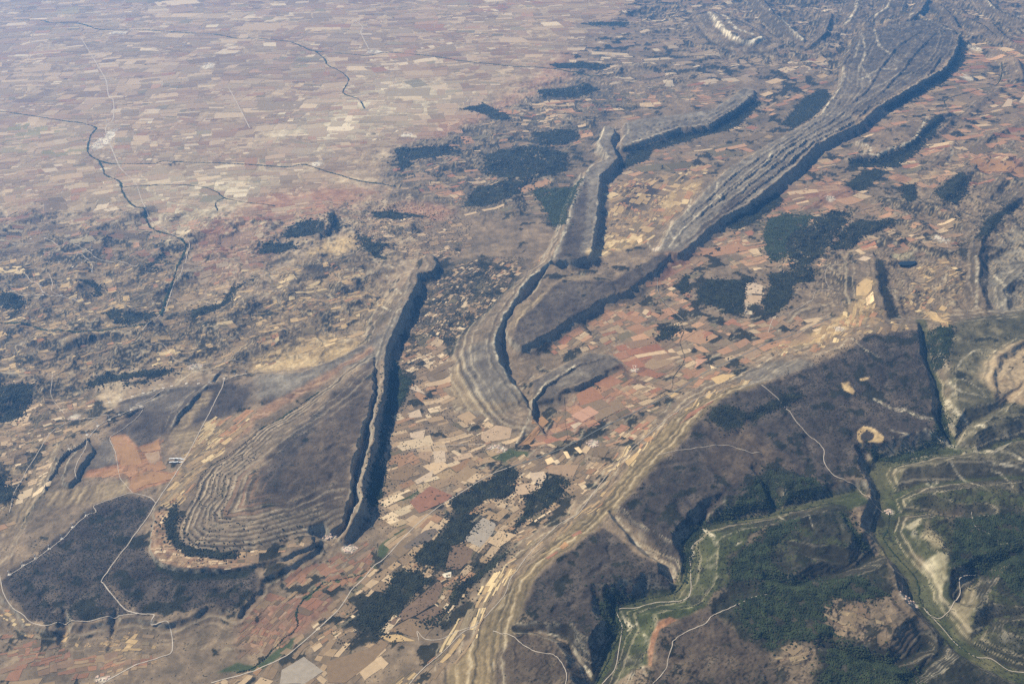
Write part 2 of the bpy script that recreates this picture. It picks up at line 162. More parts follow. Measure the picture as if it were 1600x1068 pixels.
COVER = [
 ('pinkplain', [(-26414,47153),(6003,47154),(2419,36846),(410,30322),(-1765,25295),(-3815,22190),(-7650,21118),(-13245,20693)],900),
 ('paleplain', [(-5671,29883),(-4876,31564),(-2522,31233),(-1011,29845),(-1972,28944),(-3021,27457),(-4348,26105),(-5700,24617),(-6755,26359),(-6337,28030)],900),
 ('paleplain', [(-10088,22845),(-7817,23485),(-5993,23505),(-5802,21072),(-6922,20170),(-8454,20755)],900),
 ('redhills', [(-6743,17969),(-7325,19520),(-6057,22253),(-4525,22646),(-3341,22209),(-4114,21031),(-5498,21079),(-5483,18337),(-6042,17293)],500),
 ('redhills', [(-3619,20734),(-2493,21630),(-1241,21514),(-1644,20514),(-2890,20950)],250),
 ('redhills', [(-3203,25547),(-1884,27400),(-783,28681),(630,31208),(1853,35037),(3786,35922),(3146,33808),(403,29755),(-1469,26551),(-2807,25098)],500),
 ('ochrehills', [(-12737,20283),(-8911,20341),(-7054,19024),(-6442,16827),(-4847,16657),(-4459,18715),(-3337,19717),(-2682,17796),(-2475,16033),(-3324,15063),(-4772,14177),(-7355,14059),(-9582,13783)],500),
 ('ochrehills', [(-9913,13996),(-7494,14118),(-6740,12968),(-7065,12101),(-6919,10897),(-6960,10286),(-7729,9608)],120),
 ('ochre', [(-4252,19550),(-3577,19878),(-3248,19077),(-3901,18728),(-4459,18715)],150),
 ('ochre', [(-4265,15032),(-3637,15478),(-2864,15171),(-2967,14688),(-3724,14328),(-4547,14185),(-4762,14615)],150),
 ('darkhills', [(-3239,25382),(-1818,26230),(-194,28340),(2102,31260),(3300,30543),(3901,28554),(2640,27427),(2030,25304),(1558,21751),(1167,19979),(749,20551),(-915,21044),(-2347,21763),(-3301,23259)],300),
 ('mixwood', [(2419,36846),(4999,43190),(8764,45739),(23973,45771),(19411,35932),(17219,36429),(17246,38338),(15467,39676),(13235,37463),(11017,32334),(9203,31919),(6508,31201),(5372,30597),(3338,31009),(1742,32598)],700),
 ('heath', [(-4320,13459),(-3716,14039),(-2981,14767),(-2428,15213),(-2284,14815),(-2438,14699),(-2957,14241),(-3430,13689),(-3784,13248),(-4129,13087)],80),
 ('dipgrey', [(-4490,13970),(-3661,14044),(-2807,14811),(-2266,15518),(-2010,16411),(-2266,14257),(-3160,14080),(-3901,13291),(-4330,13264)],120),
 ('strip_red', [(-2504,14745),(-2957,14241),(-3341,13616),(-3756,13104),(-4141,12662),(-4412,12062),(-4666,11678),(-4623,12085),(-4255,12933),(-3812,13388),(-3175,14176),(-2586,14916)],60),
 ('heath', [(-6317,12904),(-5269,13557),(-4972,13670),(-4482,13691),(-4470,12942),(-4902,12572),(-5074,12070),(-5509,12334),(-5612,12168),(-5862,11912),(-6213,12275),(-6449,12371)],60),
 ('heathgrey', [(-6664,12833),(-6350,13458),(-5541,13710),(-5269,13557),(-5576,12915),(-6060,12926),(-6317,12904)],80),
 ('heathgrey', [(-6593,11829),(-6423,12208),(-6101,11585),(-6306,11283),(-6539,11266)],60),
 ('strip_tan', [(-5509,12334),(-5254,13484),(-5082,13452),(-5276,12413),(-4643,12774),(-4255,12933),(-4407,12243),(-4747,11605),(-4834,10923),(-4996,10513),(-5188,10652),(-5092,11603)],70),
 ('redsoil', [(-6427,12221),(-6213,12275),(-5862,11912),(-5612,12168),(-5478,11767),(-5423,11549),(-5468,11386),(-5103,11309),(-5107,11159),(-5606,10849),(-5744,10920),(-5788,11188),(-6473,11204),(-6435,11370),(-6065,11523),(-6226,11886)],25),
 ('strip_tan', [(-6850,10837),(-6483,10985),(-5770,11133),(-5611,10806),(-6067,10631),(-6779,10552)],60),
 ('strip_tan', [(-7264,10534),(-7319,11097),(-7344,11994),(-7105,12073),(-7077,11615),(-6943,10959),(-7005,10494),(-7113,10194)],50),
 ('heathdark', [(-6730,9289),(-6475,9595),(-6152,10361),(-6050,10587),(-5743,10779),(-5310,10741),(-5178,10594),(-5321,9796),(-5391,9131),(-4963,8627),(-4765,8532),(-5342,8435),(-5875,8393),(-6128,8471),(-6472,8792),(-6720,9069)],50),
 ('heathdark', [(-5391,9131),(-5321,9796),(-5171,10029),(-4862,9418),(-4276,9265),(-3446,9364),(-3366,9189),(-3359,8898),(-3512,8566),(-3867,8675),(-4088,8590),(-4765,8532)],60),
 ('wood', [(-4955,10442),(-4906,10166),(-4778,9858),(-4612,9681),(-4346,9519),(-3976,9439),(-3744,9468),(-3750,9563),(-3971,9584),(-4287,9628),(-4549,9767),(-4671,9917),(-4748,10114),(-4772,10379),(-4860,10520)],20),
 ('strip_red', [(-5105,10366),(-5011,9980),(-4969,9691),(-4867,9509),(-4633,9375),(-4278,9284),(-3935,9271),(-3446,9369),(-3485,9570),(-3741,9528),(-3973,9426),(-4342,9505),(-4605,9656),(-4772,9836),(-4915,10165),(-4955,10442)],30),
 ('wood', [(-4886,9497),(-4621,9329),(-4277,9254),(-3766,9260),(-3440,9328),(-3524,9147),(-3988,9126),(-4412,9125),(-4773,9317)],40),
 ('heathbrown', [(-3694,11407),(-3398,12412),(-2840,13511),(-2477,14365),(-2358,13442),(-2330,12539),(-2439,11839),(-2399,11071),(-2391,10450),(-2908,10278),(-3632,10270),(-3970,10541),(-3892,11014)],120),
 ('heathdark', [(-3742,11184),(-3600,11893),(-3221,12577),(-2992,13104),(-3188,11849),(-3429,11078),(-3351,10678),(-3639,10727)],90),
 ('valley', [(-2171,14533),(-1973,15905),(-1283,16752),(-506,16461),(-708,15028),(-1125,13983),(-1020,13057),(-423,12761),(261,12601),(537,13056),(1452,13820),(1999,14284),(1941,15519),(2535,16487),(3495,17838),(4272,19276),(5579,18734),(5013,16236),(6528,15891),(5789,14282),(4320,13761),(3221,13141),(2263,11598),(1467,10398),(872,9628),(252,9066),(-79,8119),(-150,7403),(-3746,7323),(-3751,8181),(-2941,8924),(-2463,9623),(-2171,10088),(-1894,10814),(-2010,12313)],200),
 ('redvalley', [(356,12036),(745,12885),(1096,13439),(1797,13924),(2347,13823),(2148,13056),(1371,12707),(820,12196),(407,12036)],150),
 ('redvalley', [(1899,15064),(2548,15523),(3072,14963),(2792,14220),(2144,14021),(1828,14312)],150),
 ('redvalley', [(3157,18432),(4092,19064),(3813,18144),(3280,17271),(2978,17498)],120),
 ('redvalley', [(-3381,8673),(-2772,8924),(-2343,8868),(-2448,8495),(-2855,8086),(-3322,8067)],150),
 ('darkvalley', [(-1892,16406),(-1516,18434),(-557,18686),(275,18406),(0,16952),(-746,16035),(-1442,15308),(-1880,14849)],200),
 ('green', [(-1702,10516),(-1666,10899),(-1463,10969),(-1216,11262),(-918,11529),(-504,11882),(-435,11963),(-501,11784),(-788,11484),(-1021,11260),(-1430,10927),(-1538,10755),(-1562,10513),(-1521,10081),(-1689,9793),(-1784,9611),(-1876,9647),(-1857,9856),(-1713,10019),(-1643,10215)],15),
 ('green', [(-2558,9149),(-2071,9325),(-1877,9504),(-1822,9408),(-2055,9208),(-2458,9058),(-2668,8813),(-2762,8869)],20),
 ('green', [(-3104,7790),(-2795,8185),(-2708,8236),(-2726,8037),(-2892,7888),(-3082,7694),(-3541,7687),(-3345,7831)],20),
 ('green', [(-435,11963),(0,12022),(283,11954),(250,11740),(-100,11676),(-400,11768)],25),
 ('green', [(-1140,15985),(-831,16692),(-653,17162),(-581,16907),(-823,16476),(-1083,15828)],60),
 ('darkvalley', [(-1416,9716),(-929,10489),(-375,10638),(0,10104),(-87,9570),(-507,9020),(-902,8574),(-1437,8183),(-1917,8188),(-2170,8548),(-1705,9147)],90),
 ('darkvalley', [(-1739,15278),(-1413,16775),(-799,17597),(-383,16693),(-842,15388),(-1301,14979)],150),
 ('strata', [(-1199,13694),(-1066,13311),(-834,12981),(-425,12860),(0,12949),(237,13146),(55,13519),(-112,13932),(-250,14272),(-325,14780),(-468,14905),(-734,14772),(-981,14525),(-1132,14102)],60),
 ('strip_tan', [(-1199,13694),(-1066,13311),(-837,13054),(-425,12911),(0,13011),(214,13096),(-268,13089),(-652,13349),(-872,13884),(-842,14553),(-1132,14102)],40),
 ('dipgrey', [(-841,14516),(-841,13970),(-655,13418),(-269,13129),(107,13170),(-56,13807),(-272,14272),(-349,14784),(-640,14758)],60),
 ('dipgrey', [(1905,23018),(1443,21065),(1000,18764),(837,18075),(1217,18132),(1667,18359),(1880,19774),(2050,21058),(2213,22771),(2715,23842),(3003,26864),(2739,27032),(2423,25470),(2360,25084),(2534,24079)],40),
 ('heath', [(1839,22494),(1514,20980),(1082,18748),(945,18102),(1425,18207),(1671,19898),(1811,21346)],60),
 ('heath', [(937,17196),(1915,17235),(2393,17013),(1659,16412),(1291,15918),(906,15531),(472,15043),(175,14769),(0,14829),(122,15688),(503,16415)],50),
 ('strip_tan', [(468,16525),(939,17243),(1185,17482),(1910,17466),(912,17231),(500,16288),(122,15688),(0,15238),(-60,15476),(124,16160)],25),
 ('heath', [(1949,17178),(3242,18564),(3361,18427),(2926,17690),(2393,17013)],40),
 ('heathgrey', [(358,13853),(1405,14793),(1814,14759),(2014,14425),(1639,14090),(1162,13689),(882,13598),(759,13295),(409,13138)],40),
 ('dipgrey', [(3191,18695),(3687,20199),(4252,21021),(4917,22225),(5623,23423),(7124,25571),(9068,27462),(9953,29319),(10035,26779),(8345,25148),(7518,23748),(6278,21970),(5585,21100),(4927,20433),(4310,19587),(3580,18528)],60),
 ('heath', [(3699,18859),(4373,19966),(5202,21237),(6016,22187),(7176,23697),(7627,24156),(6396,22450),(5305,20985),(4507,19894)],40),
 ('heathmix', [(11340,32756),(13353,37287),(15206,38940),(16647,39418),(17066,37872),(15684,34285),(13694,31478),(12435,30110),(11164,28697),(10181,27218),(9763,28707)],120),
 ('heathgrey', [(10072,29722),(11338,32019),(13104,32806),(12359,30611),(10940,28724),(9808,27531)],150),
 ('dipgrey', [(3330,27346),(3943,27756),(4802,28037),(6170,28512),(7055,29774),(7505,30735),(7769,30516),(7516,29418),(6715,28105),(5641,26674),(4782,26450),(4025,25806),(2996,24966)],60),
 ('ochre', [(3559,21440),(4198,22629),(4953,23269),(4615,22216),(4000,21272),(3642,20901)],120),
 ('ochre', [(1576,18438),(2160,19527),(3062,19855),(3004,19366),(2105,18889),(1636,18271)],80),
 ('heath', [(2477,21453),(2644,22415),(3415,22835),(3875,22627),(3453,21831),(2824,21071)],100),
 ('strip_ochre', [(4313,13726),(3852,13603),(3241,13252),(2494,12497),(1877,11596),(1353,10652),(1194,10386),(908,10201),(531,9792),(257,9326),(0,9022),(-246,8610),(-476,8125),(-770,7688),(-825,7332),(0,7176),(40,8177),(121,8487),(355,9141),(872,9628),(1465,10358),(2002,11061),(2612,11836),(3297,12883),(4251,13478)],40),
 ('dipgrey', [(5394,14080),(5122,14321),(4589,14405),(3910,13881),(3916,13427),(4627,13689)],60),
 ('heathdark', [(4251,13478),(3771,13250),(3289,12841),(2945,12361),(2605,11796),(2315,11483),(1999,11033),(1685,10578),(1508,10328),(2132,9474),(2220,9067),(2401,9822),(2738,10237),(3509,10494),(4022,10727),(4616,10830),(5057,11071),(5570,11726),(6037,11968),(6700,12075),(7113,12874),(6938,12941),(7380,13729),(7501,14521),(7716,15274),(6637,15164),(5969,14506),(5001,13865)],60),
 ('heathdark', [(1293,9974),(871,9608),(643,9378),(380,9116),(248,8820),(145,8482),(333,8203),(632,8130),(817,7871),(958,7632),(1173,7890),(1327,8555),(1448,8713),(2104,8981),(2052,9250),(1719,9411),(1529,9662)],40),
 ('heathbrown', [(0,8093),(392,8060),(706,8004),(871,7489),(-296,7237),(-154,7836)],80),
 ('heathbrown', [(2087,8303),(2424,8497),(2627,8289),(3099,7893),(3172,7250),(1478,7261),(1661,7558),(1721,7914),(1859,8193)],60),
 ('heathbrown', [(3253,12760),(3773,12745),(4007,11914),(4311,11142),(3849,11217),(3307,10886),(2921,11427)],150),
 ('greenscrub', [(2462,9700),(2790,10038),(3656,10280),(4228,10395),(4679,10670),(5123,10906),(5177,10505),(4539,10268),(3570,9996),(3264,9801),(3129,9563),(2899,9420),(2837,8961),(2637,8784),(2427,8516),(2090,8322),(1794,8297),(1727,8086),(1639,7870),(1609,7629),(1324,7526),(1056,7412),(990,7535),(1124,7774),(1252,8079),(1385,8317),(1363,8681),(1806,8796),(2254,8868)],25),
 ('greenscrub', [(5573,10926),(5917,11670),(6408,11792),(6617,11419),(7406,11436),(7918,11229),(7446,10271),(6775,10356),(6167,10412),(5529,10373)],120),
 ('oliveslope', [(5258,10111),(5923,10469),(6201,9879),(7496,10389),(6281,7609),(5786,7891),(5508,8183),(5374,8695),(5544,9431)],100),
 ('wooddark', [(3124,9538),(3560,9949),(4108,10301),(4712,10499),(4797,9723),(4993,9584),(4993,9047),(4843,8719),(4315,8606),(4106,8722),(3937,8558),(3884,8231),(3997,8054),(3747,8003),(3354,7996),(3148,7789),(2883,7988),(2634,8332),(2514,8550),(2833,8938),(2920,9396)],90),
 ('oliveslope', [(3495,9652),(4018,10004),(4360,9947),(4621,9585),(4179,9240),(3673,9299)],120),
 ('wooddark', [(3831,8015),(4152,8052),(4491,7855),(4834,7890),(5102,8215),(5402,8330),(5668,7795),(6239,7517),(5971,7079),(3347,7073)],80),
 ('wooddark', [(6327,10372),(7338,10424),(6574,8389),(6288,8833),(6198,9263),(5846,9179),(5960,9589)],90),
 ('redsoil', [(1832,8287),(1975,8354),(2072,8304),(1834,8181),(1721,7914),(1643,7595),(1609,7629),(1639,7870),(1732,8122)],12),
 ('ochre', [(5638,12329),(5763,12245),(5855,12055),(5813,11947),(5567,11931),(5697,12026),(5726,12129),(5649,12210),(5540,12132),(5477,11974),(5501,11844),(5447,11830),(5427,12009),(5497,12195)],6),
 ('ochre', [(5609,13539),(5748,13562),(5779,13282),(5711,13188),(5617,13305)],20),
 ('ochre', [(5949,13618),(6172,13704),(6151,13634),(5964,13560)],10),
 ('oliverock', [(7845,14747),(8559,15775),(10316,16364),(7650,10701),(6377,10781),(5779,10981),(5857,11639),(6793,12033),(7413,13429)],120),
 ('rocktan', [(8642,14463),(9321,14847),(9838,14924),(8812,12755),(8099,13042),(8107,13462),(8045,13691)],120),
 ('rockwhite', [(5557,9424),(5891,9483),(5738,9093),(5598,8893),(5563,8629),(5448,8558),(5340,8738),(5381,9014)],25),
 ('rockpale', [(5945,9095),(6137,9151),(6029,8736),(5794,8451),(5709,8223),(5717,8075),(5587,8182),(5532,8415),(5510,8527),(5750,8744)],30),
 ('rockwhite', [(5560,10121),(5699,10174),(5821,10217),(5695,9993),(5589,9992)],25),
 ('rockpale', [(5856,10143),(5849,9884),(5912,9538),(5738,9580),(5647,9793)],50),
 ('mixwood', [(3328,23495),(5310,25368),(7427,28632),(9565,33411),(12057,36730),(11130,32035),(8829,28015),(6512,24469),(4916,23049),(3875,22627)],200),
 ('mixwood', [(4785,19705),(6194,21453),(7935,23928),(10115,26650),(11716,28605),(14513,31832),(17219,36429),(19830,36838),(11155,18127),(10040,18078),(9404,18575),(9283,20586),(8282,21168),(6772,20690),(5440,19378)],250),
 ('valley', [(6262,21854),(7873,23071),(8599,22231),(9283,20586),(10899,21572),(9943,18547),(9197,18023),(8747,18648),(8238,19227),(6971,18725),(6174,17812),(5441,18124)],200),
 ('redvalley', [(6194,21453),(6938,22610),(8038,23074),(8599,22231),(7695,21282),(6562,21063)],150),
 ('valley', [(12671,27605),(14701,31212),(17497,36511),(19000,35049),(13805,23861),(11260,22543),(9703,22663),(8525,23060),(7172,22249),(6991,22871),(9759,26778),(11716,28605)],250),
 ('redvalley', [(12188,24249),(12827,25182),(13606,24195),(13169,23200),(12344,23553)],100),
 ('ochre', [(6814,16632),(7271,17517),(7417,17373),(7124,16362),(6702,15689),(6106,15319),(5174,14891),(4865,15057),(5980,15680)],80),
 ('ochre', [(8108,16478),(8276,16122),(8249,15503),(8102,15277),(8057,15869)],60),
 ('wooddark', [(7819,18492),(8029,18476),(7728,17448),(7543,16338),(7530,15879),(7362,16183),(7352,16787)],50),
 ('greygrass', [(9675,17589),(10816,19265),(12494,21029),(10316,16364),(9440,16091)],200),
 ('rockwhite', [(8261,18756),(8570,18921),(8771,18728),(8718,18542),(8440,18463),(8326,18608)],25)]
ROCK = [
 ([(13313,37314),(12549,34389),(11520,31908)],60,0.8),
 ([(14006,37958),(13387,35575),(13291,34167),(13256,33121)],50,0.8),
 ([(10916,31308),(11372,31078),(12266,32118),(12913,32236)],60,0.8),
 ([(11327,29953),(12112,30791),(13077,31960)],50,0.6),
 ([(11795,32810),(11781,31923),(11639,30822)],60,0.7),
 ([(8279,27730),(8997,28509),(9082,27445)],45,0.6),
 ([(6956,24568),(6692,23781),(6370,23433)],45,0.8),
 ([(5134,22386),(4965,21795),(5013,21206)],40,0.8),
 ([(4381,21744),(4143,20716),(4288,20347)],40,0.8),
 ([(3730,20473),(3540,19632),(3616,19256)],40,0.7),
 ([(3035,19624),(3054,19304),(3129,19005)],36,0.7),
 ([(8598,25547),(8856,25459)],60,0.7),
 ([(9599,26543),(9857,26401)],50,0.6),
 ([(-2224,10306),(-2192,10349),(-2174,10635),(-2230,10988),(-2203,11233),(-2213,11599),(-2179,11892),(-2192,12410),(-2194,12622),(-2173,12965),(-2201,13581),(-2270,14286),(-2269,14790),(-2226,15151),(-2159,15661),(-2102,16082),(-2049,16430),(-1980,16782),(-1954,17222),(-1960,17606),(-1810,17703),(-1675,17851),(-1613,18129),(-1754,18872)],22,0.32),
 ([(-2386,10401),(-2357,10843),(-2395,11179),(-2399,11521),(-2385,11925),(-2363,12352),(-2307,12634),(-2312,13122),(-2384,13876),(-2482,14555)],20,0.4),
 ([(2739,27032),(2423,25470),(2360,25084),(2534,24079),(2120,24067),(1905,23018),(1443,21065),(1225,19714),(1000,18764),(808,18032),(421,17464),(192,16886),(0,16234),(-146,15790),(-262,15291),(-325,14780),(-250,14272),(-112,13932),(55,13519),(237,13146)],42,0.95),
 ([(2213,22771),(2050,21058),(1880,19774),(1667,18359)],60,0.6),
 ([(8098,40347),(8010,38222),(8089,36690),(8358,35638),(8803,35519),(9260,36008)],150,1.0),
 ([(8203,40194),(8459,39297),(8462,37620),(8763,36698),(9029,36258)],110,0.9),
 ([(10526,40208),(10765,39994),(10696,38461),(10723,36832),(10775,36071)],170,1.0),
 ([(14719,42387),(14124,40692),(13072,38450)],90,0.8),
 ([(16140,42397),(15470,40955),(14792,40053)],90,0.7),
 ([(20157,42244),(19900,40819),(20331,40517),(20835,40114)],100,0.9),
 ([(15859,39370),(16411,40359),(16618,39323),(16592,37985),(16823,37307)],80,0.7),
 ([(17065,37291),(15684,34285),(14521,32257),(13585,31171),(12261,29647),(10996,28212)],45,0.6),
 ([(9082,27445),(9953,29319),(10538,30354)],50,0.9),
 ([(11266,32732),(10960,31459),(10957,30745)],50,0.8),
 ([(13353,37287),(11918,33580)],45,0.8),
 ([(14006,37958),(13511,36106),(13218,34835),(13401,34045)],45,0.6),
 ([(9547,25433),(9752,24958),(9410,24421),(9070,24538),(9790,24421),(10253,24887),(10983,25382),(11456,26076),(12418,27866)],60,1.0),
 ([(12147,25471),(11869,24633),(11502,24018)],40,0.8),
 ([(3358,18716),(3815,19650),(4512,20781),(5287,21951)],30,0.8),
 ([(2971,25062),(4032,25875),(4792,26525),(5657,26770)],50,0.8),
 ([(3330,27346),(3301,26234),(3030,25643)],40,0.9),
 ([(344,13147),(554,13689),(926,14084),(1142,14312)],34,0.9),
 ([(319,12930),(229,12542),(82,12127)],26,0.8),
 ([(237,13146),(130,13327),(0,13977)],40,0.8),
 ([(1479,10286),(1615,10002),(1746,9785),(1967,9549),(2129,9447),(2161,9242)],55,0.75),
 ([(333,8191),(514,8142),(670,8086),(816,7852),(935,7628)],22,0.8),
 ([(6075,13037),(6267,12812),(6468,12740),(6602,12542),(7035,12476)],60,0.9),
 ([(7320,13175),(7288,12843),(7389,12544),(7537,12332)],70,0.8),
 ([(6597,12205),(6764,12125),(6988,12003),(7287,11870),(7499,11892)],55,1.0),
 ([(6051,12193),(6277,12095),(6529,12001)],35,0.9),
 ([(5851,11780),(6123,11844),(6395,11933)],25,0.8),
 ([(7596,11654),(7814,11472)],60,0.8),
 ([(6075,11639),(6397,11761),(6701,11780)],16,0.7),
 ([(6670,11427),(6725,11262),(6877,11031),(6969,10697)],24,0.8),
 ([(7104,11409),(7578,11371),(7753,11306)],26,0.8),
 ([(7278,11311),(7431,11197),(7347,10816)],26,0.6),
 ([(6215,11111),(6272,11033),(6391,11132)],35,0.9),
 ([(1400,8639),(1449,8475),(1492,8350)],55,0.9),
 ([(1627,8177),(1659,8021)],30,0.8),
 ([(1519,7622),(1567,7514)],40,0.9),
 ([(1450,8320),(1571,8367)],20,0.8),
 ([(2714,10098),(2773,9951),(2798,9668)],40,0.9),
 ([(3059,9655),(3138,9699)],30,0.9),
 ([(2701,9042),(2728,9008)],20,0.9),
 ([(2479,9756),(2478,9580)],30,0.8),
 ([(3817,10380),(3875,10121),(3957,9931)],20,0.7),
 ([(4208,10211),(4185,9953)],16,0.7),
 ([(6236,15004),(6321,14716),(6517,14349)],26,0.7),
 ([(7217,14085),(7286,13820),(7311,13633)],30,0.8),
 ([(9113,16349),(9532,17308),(9968,18465)],45,0.6),
 ([(10117,17785),(9977,16882),(9603,16435)],60,0.7),
 ([(7776,13990),(8022,14317),(8416,14598),(8701,14479)],22,0.9),
 ([(7695,13646),(7860,13506),(7913,13116)],22,0.8),
 ([(7526,13721),(7550,13286),(7876,13154)],40,0.6),
 ([(6622,20692),(7106,21403)],20,0.3),
 ([(-6850,13174),(-6633,13281),(-6274,13382),(-6013,13602)],34,0.5),
 ([(-6336,12959),(-6042,13210),(-5869,13438)],34,0.6),
 ([(-5263,13616),(-5422,12961),(-5495,12666),(-5499,12415)],26,0.6),
 ([(-6807,11255),(-6789,11443),(-6835,11818),(-6723,12044)],26,0.5),
 ([(-6943,10870),(-6997,11364),(-6997,11805),(-6789,12210)],24,0.5),
 ([(-1954,17222),(-2163,16420),(-2252,15392)],40,0.4),
 ([(-2624,17760),(-2475,17366),(-2196,16745)],26,0.7),
 ([(-2562,16429),(-2327,16068),(-2122,16032)],22,0.8)]
